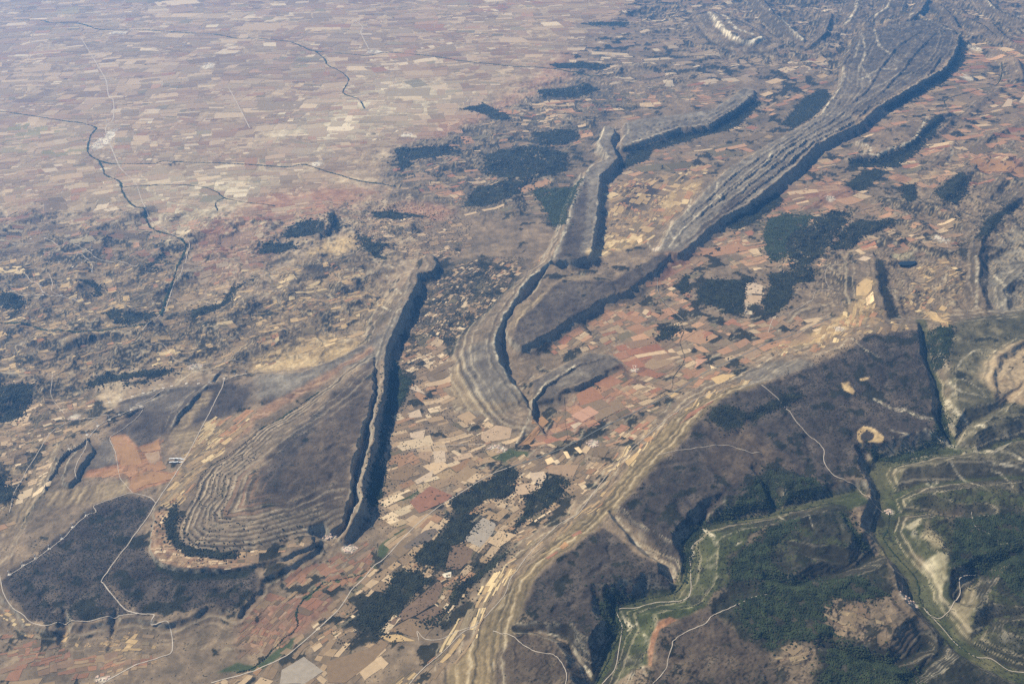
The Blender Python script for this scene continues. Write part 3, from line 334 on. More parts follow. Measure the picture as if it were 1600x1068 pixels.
WOODS = [
 ('pine_plantation', 'dark green block of pines beside the valley road, below the village by the stream', [(0,11538),(-293,11349),(-625,11069),(-943,10742),(-857,10531),(-605,10529),(-406,10781),(-95,10836),(29,11024),(79,11477)]),
 ('pine_plantation', 'dark green pine block with straight edges at the foot of the striped ochre slope', [(536,11309),(884,11249),(889,11161),(533,10614),(297,10493),(64,10223),(0,10170),(140,10521),(189,10796),(404,11082)]),
 ('mixed_wood', 'dark wood between pale fields and the big grey sloping field in the valley', [(-865,10517),(-465,10512),(-613,10022),(-672,9918),(-848,9854),(-893,9401),(-1311,9522),(-1367,9667),(-1231,9852),(-951,10086)]),
 ('scrub_wood', 'ragged dark wood around brown fields at the bottom of the valley', [(-1577,9310),(-1295,9343),(-1052,9192),(-1226,9021),(-1395,8747),(-1538,8535),(-1648,8277),(-1822,8382),(-1968,8569),(-1833,8802),(-1685,8967),(-1659,9112)]),
 ('oak_belt', 'long narrow dark wood along the lower edge of the striped ochre slope', [(-26,9694),(-328,9335),(-632,8962),(-772,8747),(-998,8424),(-1136,8423),(-830,8747),(-746,9054),(-433,9390),(-158,9634)]),
 ('slope_wood', 'dark wood on the shaded foot of the teardrop hill cliff', [(-2112,14495),(-1903,14096),(-1738,13895),(-1795,13541),(-1895,13220),(-1979,12999),(-1983,12438),(-1995,12174),(-1975,11541),(-1932,10898),(-1963,10757),(-2082,10470),(-2155,10869),(-2142,11376),(-2103,12028),(-2117,13058),(-2165,14071)]),
 ('ring_wood', 'curved dark wood wrapping the rounded end of the teardrop hill', [(-4955,10442),(-4906,10166),(-4778,9858),(-4612,9681),(-4346,9519),(-3976,9439),(-3744,9468),(-3750,9563),(-3971,9584),(-4287,9628),(-4549,9767),(-4671,9917),(-4748,10114),(-4772,10379),(-4860,10520)]),
 ('pine_forest', 'large dark wood north of the ponds, the blackest block of the forest', [(7629,21066),(8096,21066),(7924,20641),(7180,19462),(6857,18957),(6160,17933),(5923,18046),(5942,18424),(6210,19595),(6507,19917),(6879,20144),(7169,20758)]),
 ('pine_forest', 'wedge of dark wood pointing away to the green meadow tongue', [(8111,20619),(9093,20464),(8543,20118),(7985,19753),(7682,19349),(7457,19161),(7073,19082),(7390,19715)]),
 ('young_forest', 'paler green wood against the left side of the blackest forest block', [(6010,20642),(6451,20918),(7139,20810),(6831,20235),(6424,19887),(6178,19587),(5951,18574),(5535,18534),(5644,19528)]),
 ('pine_forest', 'dark wood with ragged edge right of the striped field clearing', [(5396,17925),(6353,17996),(6292,17636),(5810,17433),(5583,16783),(5245,16315),(4940,16187),(5038,16742),(5350,17426)]),
 ('pine_forest', 'square dark wood left of the striped field clearing', [(4092,17639),(4663,17634),(5060,17744),(4762,17143),(4514,16243),(4104,16266),(4061,16513),(3726,16640),(3784,17146)]),
 ('small_wood', 'narrow dark wood between orange fields near the long ridge foot', [(3634,17869),(3723,17840),(3540,17086),(3389,16948),(3423,17356)]),
 ('small_wood', 'small dark wood alone among orange fields in mid valley', [(3164,15839),(3166,15601),(2876,15258),(2696,15253),(2861,15596)]),
 ('hill_wood', 'dark forest patch above the pale track, left of the limestone crest', [(643,26536),(1750,26677),(1906,26195),(1512,25539),(740,25286)]),
 ('hill_wood', 'wide dark forest below the pale hamlet at the head of the central ridge', [(-696,24812),(-264,25212),(879,25184),(1477,24808),(1416,23542),(489,22908),(0,22841),(-750,23547)]),
 ('hill_wood', 'dark forest on the round hill left of the green pine slope', [(-889,22644),(0,22841),(422,22802),(239,22256),(-156,21716),(-695,21376),(-1154,21277),(-1028,22029)]),
 ('pine_slope', 'green pine slope directly below the pale limestone crest line', [(404,22619),(992,22398),(1729,22521),(1412,21062),(1191,19894),(926,20484),(772,21348)]),
 ('hill_wood', 'dark wooded hills at the edge of the pink plain', [(-3219,25192),(-2734,25283),(-1771,25435),(-1542,25050),(-2569,24342),(-2929,23658)]),
 ('hill_wood', 'blue dark wood on the plain edge by the pale fields', [(-1564,28636),(-854,29176),(-388,28401),(0,27549),(-281,27293),(-968,28279)]),
 ('far_wood', 'thin dark wood far out on the plain, uppermost of the three streaks', [(2671,39057),(3588,39390),(4613,39394),(4423,38763),(3278,38666)]),
 ('far_wood', 'long dark wood beside the far river in the red country', [(1269,33436),(2234,33590),(3546,33294),(3058,32695),(1645,32861)]),
 ('far_wood', 'dark wood streak above the branching far river', [(816,30184),(2337,31011),(2828,30565),(2211,29655),(1005,29647)]),
 ('hill_wood', 'dark wood on the slope under red fields, left of the dissected ochre hills', [(-4853,20521),(-4327,20249),(-4277,19763),(-4579,19777),(-5054,19607),(-5186,19771),(-5100,20215)]),
 ('hill_wood', 'dark wood just below the red fields in mid left', [(-5498,19340),(-4913,19396),(-4735,19065),(-5060,18921),(-5528,18818),(-5578,19041)]),
 ('hill_wood', 'dark wood right of the smooth pale ochre hillside', [(-3553,19916),(-3047,19192),(-2764,19173),(-2931,18803),(-2754,18468),(-2965,18508),(-3278,18994)]),
 ('hill_wood', 'elongated dark wood among tiny fields beneath the red slope', [(-3359,21059),(-2834,21149),(-2085,20792),(-1929,20728),(-2834,20711),(-3167,20728)]),
 ('hill_wood', 'dark wood on the shady side of the small hooked ridge', [(-4351,20836),(-4144,20728),(-3919,20223),(-4023,19943),(-4220,20318)]),
 ('hill_wood', 'dark wood on the hillside above the winding valley road at left', [(-7742,16367),(-7490,16190),(-7007,16228),(-6917,16032),(-7005,15703),(-7360,15779),(-7643,15877),(-7798,16059),(-7984,16224)]),
 ('hill_wood', 'crescent of dark wood in the hollow of the wind farm hills', [(-8898,17498),(-8729,17638),(-8499,17423),(-8351,17116),(-8452,17037),(-8579,17383),(-8790,17459)]),
 ('hill_wood', 'dark wood at the left edge under the wind farm tracks', [(-10588,16904),(-9799,16769),(-9657,16546),(-9734,16309),(-10006,16418),(-10419,16547)]),
 ('hill_wood', 'thin dark wood on the bank left of the winding stream', [(-7730,18192),(-7670,18859),(-7579,18769),(-7628,18394),(-7616,17947)]),
 ('hill_wood', 'dark diagonal wood right of the winding valley road', [(-6324,16424),(-5824,16688),(-5754,17204),(-5441,17564),(-5593,17348),(-5665,16673),(-5845,16393),(-6099,16098),(-6247,16042)]),
 ('oak_wood', 'long dark green wood above the turbine crest', [(-7474,14064),(-7076,14102),(-6586,14174),(-6130,14241),(-5961,14173),(-6196,14002),(-6748,13967),(-7146,13807),(-7379,13807),(-7471,13965)]),
 ('oak_wood', 'small dark wood tucked below the long one above the turbine crest', [(-6759,13845),(-6414,13889),(-6330,13799),(-6664,13721)]),
 ('oak_wood', 'bluish green wood at the left edge below red fields', [(-9090,13708),(-8276,13737),(-8195,13407),(-8219,13183),(-8148,12888),(-8311,12767),(-8672,12769)]),
 ('oak_wood', 'dark wood on the left edge beside the table track', [(-7965,11275),(-7607,11213),(-7481,11032),(-7396,10736),(-7663,10616)]),
 ('ridge_wood', 'dark forest on the shaded foot of the far short ridge', [(7483,29235),(7755,29237),(6501,26915),(5253,26106),(3863,25120),(3603,24405),(2757,23663),(3232,24990),(4726,26263),(5694,26618)]),
 ('ridge_wood', 'dark forest below the pale hooked cliff at upper right', [(12738,27960),(12674,27510),(12072,26358),(11489,25574),(10760,24518),(10101,23843),(8925,23849),(8931,24201),(9771,24345),(10919,25287),(11615,26251)]),
 ('ridge_wood', 'dark blue forest in the shadow of the long sharp crest', [(16650,36232),(16859,35969),(15688,33425),(14422,31577),(12957,29874),(11437,28379),(11036,28117),(12245,29566),(13524,30988),(14587,32272),(15798,34336)]),
 ('ridge_wood', 'dark wood between fields at the lower end of the long ridge, seen beyond it', [(7864,27183),(9319,29893),(10110,30555),(10072,29722),(9255,28194),(8172,26913)]),
 ('hill_wood', 'dark wood right of the long ridge, above orange fields', [(4959,20275),(6032,21470),(6585,22152),(6628,21649),(5686,20535),(5138,20027)]),
 ('hill_wood', 'dark wood in the upper right fields, left of the green ridge', [(8378,22578),(9071,23501),(9598,23847),(9733,23491),(9203,22868),(8678,22229)]),
 ('hill_wood', 'dark wood above the meadow tongue, nearly square', [(9859,22650),(10224,22767),(9965,21929),(9583,21447),(9607,21921)]),
 ('hill_wood', 'broad dark wood below the orange fields at the right edge', [(10562,22341),(11525,23247),(11678,23018),(11319,22256),(10807,21544),(10504,21805)]),
 ('hill_wood', 'green dark wood on the slope at upper right, a diagonal band', [(10385,19467),(10956,20317),(11716,21040),(12282,21623),(11551,20664),(10753,19654),(10370,19267)]),
 ('canyon_wood', 'dark oak wood on the steep shaded side of the canyon', [(2321,9177),(2341,9556),(2428,9885),(2700,10278),(3030,10387),(3231,10514),(3415,10733),(3751,11176),(3889,11183),(4103,11086),(4467,11017),(4610,10792),(4105,10653),(3694,10469),(3211,10339),(2777,10202),(2543,9879),(2416,9460)]),
 ('canyon_wood', 'dark oak wood filling the hollow in the lower dark plateau', [(1091,8774),(1177,8861),(1331,8878),(1498,8813),(1434,8734),(1333,8629),(1341,8450),(1294,8197),(1197,8221),(1154,8493)]),
 ('canyon_wood', 'dark wood in the shadow strip left of the pale valley fields', [(4631,10225),(4709,10230),(4801,9915),(4914,9691),(4825,9634),(4701,9729)]),
 ('canyon_wood', 'green dark wood along the winding canyon under white cliffs', [(7154,12982),(7172,12769),(7079,12390),(6854,12077),(6517,11819),(6175,11699),(5808,11639),(5626,11727),(5522,11846),(5620,11840),(5796,11768),(6178,11863),(6538,12045),(6723,12197)]),
 ('canyon_wood', 'green wood filling the valley fork above the white cliffs at right', [(7782,15365),(8275,15408),(7954,14734),(7716,14278),(7555,14100),(7463,14109),(7561,14623)]),
 ('oak_forest', 'broad dark oak forest on the slopes right of the green canyon side', [(3124,9538),(3560,9949),(4072,10196),(3901,9887),(3587,9665),(3412,9286),(3613,9058),(4131,9067),(4534,9053),(4843,8719),(4319,8621),(4106,8722),(3937,8558),(3884,8231),(3997,8054),(3751,8020),(3358,8015),(3142,7911),(2906,8093),(2855,8620),(3118,8715),(3317,9031),(3008,8987),(2854,8961),(2933,9374)]),
 ('oak_forest', 'dark forest on the lower edge under the brown stubble fields', [(3894,7943),(4120,7949),(4445,7822),(4645,7813),(4796,7603),(4724,7254),(3540,7247),(3715,7611)]),
 ('oak_forest', 'dark forest on the right edge above the pale terraced spur', [(6213,10128),(6872,10203),(7446,10271),(6616,8485),(6430,8982),(6243,9265),(5894,9198),(5971,9550)]),
 ('scrub_wood', 'dark scrub wood filling the fold across the plateau, left of the pale track', [(3289,12841),(3482,12875),(3673,12771),(3796,12591),(3687,12318),(3402,12174),(3274,12411),(3150,12478)]),
 ('scrub_wood', 'dark scrub streak running beside the pale plateau track', [(3801,12619),(4174,12893),(4441,13137),(4849,13262),(4837,13125),(4496,12891),(4186,12697),(3877,12462)]),
 ('scrub_wood', 'dark scrub wood at the head of the canyon side gullies', [(3751,11176),(3998,11229),(4302,11107),(4225,10809),(3909,10815),(3746,10927)])]
BUSHES = [
 ('valley_scrub', 'dark hedges and bushes among the fields at the foot of the long cliff', [(-2084,13711),(-1596,14228),(-851,12872),(0,12347),(305,12036),(-395,11547),(-1050,10953),(-1489,10526),(-1787,9867),(-1956,10534),(-1975,11994)],34,0.2),
 ('valley_scrub', 'dark thickets between the small plots beside the main valley road', [(-1418,9741),(-931,10530),(-375,10666),(91,10129),(-87,9570),(-507,9020),(-900,8542),(-1432,8134),(-2062,8088),(-2430,8391),(-1876,9148)],28,0.28),
 ('oak_scrub', 'scattered dark oak bushes on the heath of the lower table', [(-6730,9289),(-6475,9595),(-6152,10361),(-6050,10587),(-5743,10779),(-5310,10741),(-5178,10594),(-5321,9796),(-5171,10029),(-4862,9418),(-4275,9242),(-3436,9306),(-3359,8898),(-3512,8566),(-3867,8675),(-4088,8590),(-4765,8532),(-5342,8435),(-5875,8393),(-6128,8471),(-6472,8792)],26,0.5),
 ('juniper_scrub', 'rows of dark bushes on the stepped ledges of the teardrop hill', [(-4686,10730),(-4617,11160),(-4348,11702),(-4043,12254),(-3808,11920),(-4012,11109),(-4127,10423),(-3858,10077),(-3217,9989),(-2705,10103),(-2784,10007),(-3507,9660),(-3933,9609),(-4273,9645),(-4558,9800),(-4696,10119)],38,0.22),
 ('valley_scrub', 'dark bushes and hedges between the small fields of the upper valley', [(-1973,15905),(-1613,17907),(-557,18686),(279,18714),(-254,16571),(-861,15796),(-1162,14622),(-1692,14014),(-2014,14422)],36,0.42),
 ('hill_scrub', 'dark bushes among tiny fields at the foot of the red hills', [(-3957,21005),(-3136,21807),(-1522,21010),(-890,20321),(-1117,18745),(-2232,18738),(-3419,19286)],44,0.42),
 ('plateau_scrub', 'bushes speckling the broad dark plateau above the canyon', [(5059,14087),(6383,15092),(7679,15352),(7314,13709),(6754,12580),(5966,12398),(4967,11763),(4615,12753),(4360,13483)],34,0.35),
 ('slope_scrub', 'dense dark bushes on the slopes around the terraced spurs', [(5896,10907),(6468,10961),(7732,11239),(7446,10271),(6418,10371),(6025,9645),(6243,9265),(6574,8389),(6304,7678),(5816,7974),(5703,8078),(5814,8450),(6060,8759),(5927,9284),(5678,9894)],30,0.4),
 ('gorge_scrub', 'bushes on the green side of the canyon', [(2598,9945),(3656,10280),(4211,10345),(3565,9971),(3124,9538),(2894,9396),(2827,8994),(2433,8549),(1755,8285),(1592,7611),(1223,7612),(1405,8275),(1400,8639),(2291,8848)],34,0.25)]
BELTS = [
 ('riverside_trees', 'dark tree line of the farthest river crossing the pink plain', [(-21364,39591),(-20591,39589),(-19043,39582),(-18307,39162),(-17181,39082),(-16230,38233),(-15551,38073),(-14130,38066),(-12661,37713),(-11342,37393),(-10397,36831),(-9667,36812),(-8376,36389),(-7774,35736),(-7141,35072),(-5735,34640),(-5141,34478),(-4458,34912),(-2684,34295),(-1684,33770),(-555,33356),(0,33109),(1100,32968),(2307,32209),(2988,31833)],34),
 ('riverside_trees', 'dark tree line of the river passing the pale town at left', [(-16147,28479),(-15521,28381),(-14379,27975),(-13245,27529),(-12708,27361),(-12071,26910),(-11988,26285),(-11688,25247),(-11460,24775),(-11047,24355),(-10626,24133),(-10196,24121),(-9517,24122),(-9318,24304),(-8520,24203),(-7655,24153),(-6776,24025),(-5904,23899),(-5510,24056),(-4894,23613),(-4431,23311),(-3883,22923),(-3242,22734),(-2947,22560)],26),
 ('riverside_trees', 'dark tree line of the winding stream beside the left valley road', [(-11047,24355),(-10665,23629),(-10506,23326),(-9991,22892),(-9711,22269),(-9229,21499),(-8751,21037),(-8649,20761),(-8382,20288),(-8058,19964),(-7680,19707),(-7319,19335),(-7196,19033),(-7147,18481),(-7059,17887),(-7008,17432),(-6989,16944),(-6900,16454),(-6840,16097)],24),
 ('riverside_trees', 'thin tree line branching right from the winding stream', [(-9743,22550),(-8707,22689),(-7909,22610),(-7391,22294),(-7082,21897),(-6724,21714),(-6205,21509),(-5706,21352)],14),
 ('riverside_trees', 'short tree line hooking down from the branch stream', [(-7082,21897),(-7207,21591),(-7003,21021)],14),
 ('riverside_trees', 'tree line of the stream falling from the far river to pale fields', [(-7141,35072),(-6622,34041),(-6384,33271),(-5826,32516),(-5407,31571),(-5392,30189),(-4815,29549),(-4491,28604)],22),
 ('riverside_trees', 'dark tree line of the stream curving under the wind farm hills', [(-10095,15863),(-9837,15837),(-9287,15817),(-8884,15639),(-8278,15407),(-7873,15517),(-7507,15727),(-6977,15610),(-6888,15876)],22),
 ('riverside_trees', 'tree line of the stream along the central valley floor', [(0,12008),(376,12052),(765,12097),(897,12294),(1165,12462),(1425,12725),(1734,12994),(2177,13318),(2542,13445),(2776,13704),(2846,14039),(2966,14242),(3145,14663),(3133,15210),(3271,15647),(3146,16323),(2994,16898),(3024,17666),(3260,18141)],9),
 ('riverside_trees', 'winding tree line in the red fields in the lower left', [(-1877,9504),(-1988,9349),(-2230,9231),(-2516,9149),(-2614,8980),(-2752,8814),(-2777,8598),(-2724,8442),(-2775,8287),(-2875,8186),(-3104,7790),(-3312,7691)],12),
 ('riverside_trees', 'tree line along the canyon river under the dark plateau', [(4670,10638),(3678,10371),(3203,10289),(2726,10169),(2417,9810),(2420,9544),(2304,9177),(2145,8957),(1814,8862),(1363,8681),(1385,8317),(1252,8079),(1124,7774),(990,7535)],9),
 ('riverside_trees', 'tree line beside the pale fields of the right valley', [(5481,10509),(5352,10175),(5216,9982),(5278,9633),(5385,9312),(5389,9081),(5311,8749),(5442,8434),(5548,8083),(5766,7843)],12),
 ('riverside_trees', 'tree line through the brown fields of the upper right', [(13348,28936),(13650,29566),(15057,30544),(15808,31002),(16518,32261),(17044,33489)],16),
 ('hedgerow', 'dark hedgerow line running along the left flank of the teardrop hill', [(-3305,13420),(-3452,13201),(-3702,12829),(-3907,12554),(-4039,12326)],17),
 ('hedgerow', 'dark hedgerow between ochre and red strips of the left flank', [(-4083,12201),(-4357,11748),(-4578,11448),(-4691,11147)],11),
 ('hedgerow', 'hedgerow across the orange valley fields, upper one', [(1425,12725),(1075,13070),(795,12797),(615,12198)],5),
 ('hedgerow', 'hedgerow across the orange valley fields by the stream bend', [(897,12294),(890,12796),(896,13409)],6)]
ROADS = [
 ('road', 'straight pale road crossing the table beside the teardrop hill', [(-4705,14088),(-4870,13984),(-4989,13750),(-4983,13669),(-5016,12532),(-5074,11612),(-5188,10652),(-5198,10401),(-5292,9906),(-5429,9170),(-5387,9054),(-5164,8811),(-4960,8617),(-4749,8531),(-4545,8507),(-4557,8385),(-4434,8385),(-4321,8380),(-4186,8014),(-4305,7916),(-4557,7789),(-4861,7544),(-4984,7421)],13),
 ('track', 'pale track along the lower rim of the dark table', [(-4749,8531),(-5073,8498),(-5336,8416),(-5693,8417),(-5845,8328),(-6088,8412),(-6218,8516),(-6413,8646),(-6636,8889),(-6810,9178)],10),
 ('track', 'pale turbine track along the upper rim of the dark table', [(-5187,10621),(-5353,10780),(-5601,10834),(-5743,10779),(-6010,10609),(-6069,10541),(-5988,10420),(-6105,10359),(-6201,10071),(-6264,9880),(-6387,9640),(-6588,9353),(-6697,9206)],10),
 ('track', 'pale track through the red fields', [(-5601,10834),(-5791,11056),(-5917,11200),(-6069,11535),(-6198,11811),(-6367,12078),(-6414,12210),(-6269,12445),(-6147,12798),(-6135,12929)],8),
 ('track', 'pale track along the crest promontories with turbines', [(-6531,11118),(-6631,11358),(-6670,11903),(-6742,12109),(-6702,12448),(-6594,12664),(-6474,12796),(-6317,12904),(-6153,12956),(-6178,13030),(-6300,13073),(-6147,13197),(-5992,13408),(-5950,13647)],10),
 ('road', 'pale road climbing the left edge below the dark wood', [(-7307,10529),(-7419,10938),(-7429,11252),(-7448,11643),(-7456,12023),(-7467,12418),(-7328,12709),(-7097,12801),(-6636,12758)],10),
 ('track', 'pale track down the valley at far left', [(-8186,14251),(-8009,13781),(-7896,13461),(-7683,13193),(-7495,12991)],8),
 ('road', 'pale road through the hamlet above the turbine crest', [(-6753,15058),(-6471,15078),(-6196,14686),(-6029,14503),(-5764,14456),(-5362,14468),(-5050,14496),(-4933,14471),(-4624,14509)],9),
 ('road', 'pale road running along the left winding valley', [(-10163,23627),(-9538,22757),(-9127,21894),(-8655,20941),(-8334,20463),(-7692,19745),(-7206,19338),(-7082,18731),(-6904,17695),(-6976,17349),(-6863,16537),(-6827,16235),(-6961,15429)],14),
 ('road', 'thin pale road through the pale town on the plain', [(-16275,36836),(-14029,32656),(-13393,31429),(-12734,29815),(-12452,29419),(-11870,27761),(-11794,26913),(-11202,25612),(-10441,24089),(-10163,23627)],26),
 ('road', 'thin pale straight road on the plain right of the town', [(-9184,30733),(-8305,28629),(-7617,26922)],24),
 ('road', 'thin pale road meeting the far river at a hamlet', [(-6494,40011),(-5883,38536),(-5803,37557),(-5192,35245)],30),
 ('track', 'winding pale turbine track, uppermost of the left wind farm', [(-10489,19557),(-10309,19459),(-10123,19269),(-9935,19162),(-9936,19285),(-9819,19278),(-9436,18998),(-9118,18684),(-8940,18571),(-8693,18525),(-8218,18308),(-7951,18101)],16),
 ('track', 'pale turbine track joining the uppermost one from the left', [(-11178,19391),(-10757,19331),(-10361,19324),(-10035,19237)],13),
 ('track', 'pale turbine track in the middle of the left wind farm', [(-10245,18886),(-9965,18823),(-9606,18781),(-9352,18686),(-9174,18499),(-9090,18588),(-9034,18653)],13),
 ('track', 'short pale spur track to a turbine in the wind farm', [(-9174,18499),(-8975,18273),(-8891,18030)],12),
 ('track', 'pale turbine track lowest in the left wind farm', [(-10476,17960),(-10232,17875),(-10040,17639),(-9660,17254),(-9501,17025),(-9332,16912),(-9108,16921),(-8903,16871),(-8698,16747)],14),
 ('track', 'short pale track from the left edge to the lowest turbines', [(-10097,16950),(-9717,16796),(-9444,16888)],11),
 ('track', 'pale looping track through the dark crescent hollow', [(-9725,17866),(-9458,17398),(-9336,17068),(-9108,16921)],11),
 ('road', 'main pale road along the central valley', [(0,11568),(-323,11380),(-719,11012),(-1164,10541),(-1515,10017),(-1755,9587),(-1873,9468),(-1975,9254),(-2115,9026),(-2191,8802),(-2300,8589),(-2674,8057),(-2783,7928),(-3024,7781),(-3159,7693),(-3580,7542)],13),
 ('road', 'grey green road in the right part of the central valley', [(0,11568),(813,12031),(1633,12691),(2148,13056),(2750,13520),(3408,14157),(4067,14623),(4767,15148),(5471,15570),(6217,16074)],16),
 ('track', 'pale track between crescent fields to the village by the stream', [(-1980,12042),(-1779,12050),(-1569,11969),(-1421,12021),(-1019,12091),(-613,12122),(-408,12124)],8),
 ('track', 'pale track on the bench below the teardrop hill cliff top', [(-2268,10338),(-2268,10698),(-2303,11110),(-2346,11616),(-2317,12089),(-2251,12303),(-2227,12627)],8),
 ('track', 'long pale track on the lower ochre slope', [(-1285,7426),(-1118,7700),(-866,7984),(-641,8260),(-444,8385),(-205,8654),(-83,8863),(0,9146),(354,9763),(731,10265),(969,10434),(1463,11345),(2040,12131),(2520,12685),(3128,13217),(3727,13533)],9),
 ('track', 'pale looping track in the valley fields, joining the ochre slope', [(-1157,8182),(-1194,8332),(-1079,8202),(-879,8202),(-724,8295),(-484,8365)],9),
 ('track', 'pale track across the dark canyon plateau toward the big ridge fields', [(4251,13478),(4389,13141),(4524,12793),(4611,12324),(4738,12017),(4826,11723),(4744,11431),(4794,11150),(4937,10991),(5125,10927),(5213,10639),(5388,10508)],11),
 ('track', 'faint pale track over the heath above the striped slope', [(2212,11579),(2570,11691),(2980,11771),(3342,11839),(3653,11659),(3848,11641)],8),
 ('road', 'pale road winding through the green canyon', [(2684,9939),(2465,9724),(2407,9346),(2341,8952),(2239,8783),(1869,8774),(1652,8696),(1363,8681),(1371,8502),(1390,8368),(1319,8041),(1233,7714),(1067,7535)],9),
 ('track', 'pale track on the brown plateau right of the canyon', [(1636,7355),(1810,7553),(1855,7703),(1934,7889),(1976,8008),(2167,8141),(2379,8233),(2529,8400),(2747,8497),(3027,8669),(3154,8702),(3290,8746)],8),
 ('track', 'pale track curving along the lower left dark plateau', [(-239,8238),(0,8065),(116,7936),(307,7803),(498,7772),(606,7605),(637,7458),(607,7294)],9),
 ('road', 'pale road round the white cliff spur', [(5316,8716),(5344,8611),(5437,8528),(5556,8583),(5621,8625),(5745,8770),(5865,8917),(5896,9048),(5919,9103),(6045,9158),(6182,9202)],10),
 ('road', 'pale road down the right valley under the terraced spur', [(5316,8716),(5410,8455),(5532,8103),(5683,7928),(5847,7908),(5993,7739),(6170,7702)],9),
 ('track', 'faint red track across the dark right-hand slopes', [(6579,10364),(6436,9989),(6565,9814),(6647,9684),(6646,9635),(6986,9646)],7),
 ('road', 'pale road zigzagging on the ochre hill at right', [(6991,18303),(6617,17979),(6516,17436),(6578,17237),(6191,17125),(5992,16720),(5466,16290),(5112,16118),(4852,15521)],9),
 ('road', 'pale road beside the long ridge, at the top edge of orange fields', [(3258,18122),(3043,17715),(2982,17002),(3107,16494),(3325,16006)],8)]
VILLAGES = [
 ('the pale town by the river bend on the plain', (-11475,26024),239,981,70),
 ('the stream-side village in the central valley', (-233,12013),152,97,40),
 ('the village under the striped ochre slope', (1290,12163),92,116,26),
 ('the village at the teardrop hill gap, upper part', (-2564,9995),114,28,20),
 ('the village at the teardrop hill gap, lower part', (-2267,9788),116,85,26),
 ('the hamlet between the orange fields and the low ridge', (2176,14310),103,104,14),
 ('the hamlet at the lower end of the long ridge', (3205,18971),103,105,16),
 ('the village in the right-hand fields', (9614,19354),162,327,24),
 ('the village in the red fields of the upper right', (7801,21777),141,157,16),
 ('the hamlet below the ochre hill at right', (6159,15496),105,148,14),
 ('the hamlet at the forked head of the right valley', (5486,10522),65,68,12),
 ('the hamlet among trees by the pale valley fields', (5117,8736),142,120,18),
 ('the hamlet above the turbine crest', (-5673,14343),134,149,18),
 ('the hamlet by the crest track at left', (-7271,12882),108,101,12),
 ('the hamlet at the bottom edge road', (-4898,7602),110,48,14),
 ('the far hamlet on the upper river, under the pink plain', (-4976,34999),322,252,14),
 ('the hamlet on the plain between pale fields', (-10490,33206),221,383,14),
 ('the far hamlet beside the upper river at left', (-15167,37685),398,287,14),
 ('the hamlet by the dark wood on the plain edge', (-3008,26310),183,208,14),
 ('the hamlet on the river branch below the pale fields', (-5163,24107),203,180,14),
 ('the hamlet beside the long shadowed crest', (15165,31846),212,430,14),
 ('the hamlet behind the long shadowed crest', (16896,35473),223,658,14)]
TURBINES = [
 (-6105,10359),
 (-6199,10110),
 (-6268,9891),
 (-6365,9692),
 (-6480,9520),
 (-6589,9376),
 (-6701,9216),
 (-6806,13225),
 (-6655,13335),
 (-6482,13412),
 (-6313,13476),
 (-6140,13554),
 (-6032,13658),
 (-5905,13714),
 (-5649,13736),
 (-5426,13706),
 (-5222,13700),
 (-5042,13914),
 (-4870,13984),
 (-4705,14088),
 (-6588,12647),
 (-6474,12796),
 (-6323,12922),
 (-6195,13015),
 (-6713,12479),
 (-6800,12240),
 (-6960,11904),
 (-10900,19675),
 (-10533,19593),
 (-9214,18932),
 (-10245,18886),
 (-9764,18449),
 (-9316,18117),
 (-8891,18030),
 (-9197,18309),
 (-10131,17695),
 (-9648,17257),
 (-10092,16964),
 (-9444,16888),
 (-9112,16966),
 (-8721,16774)]
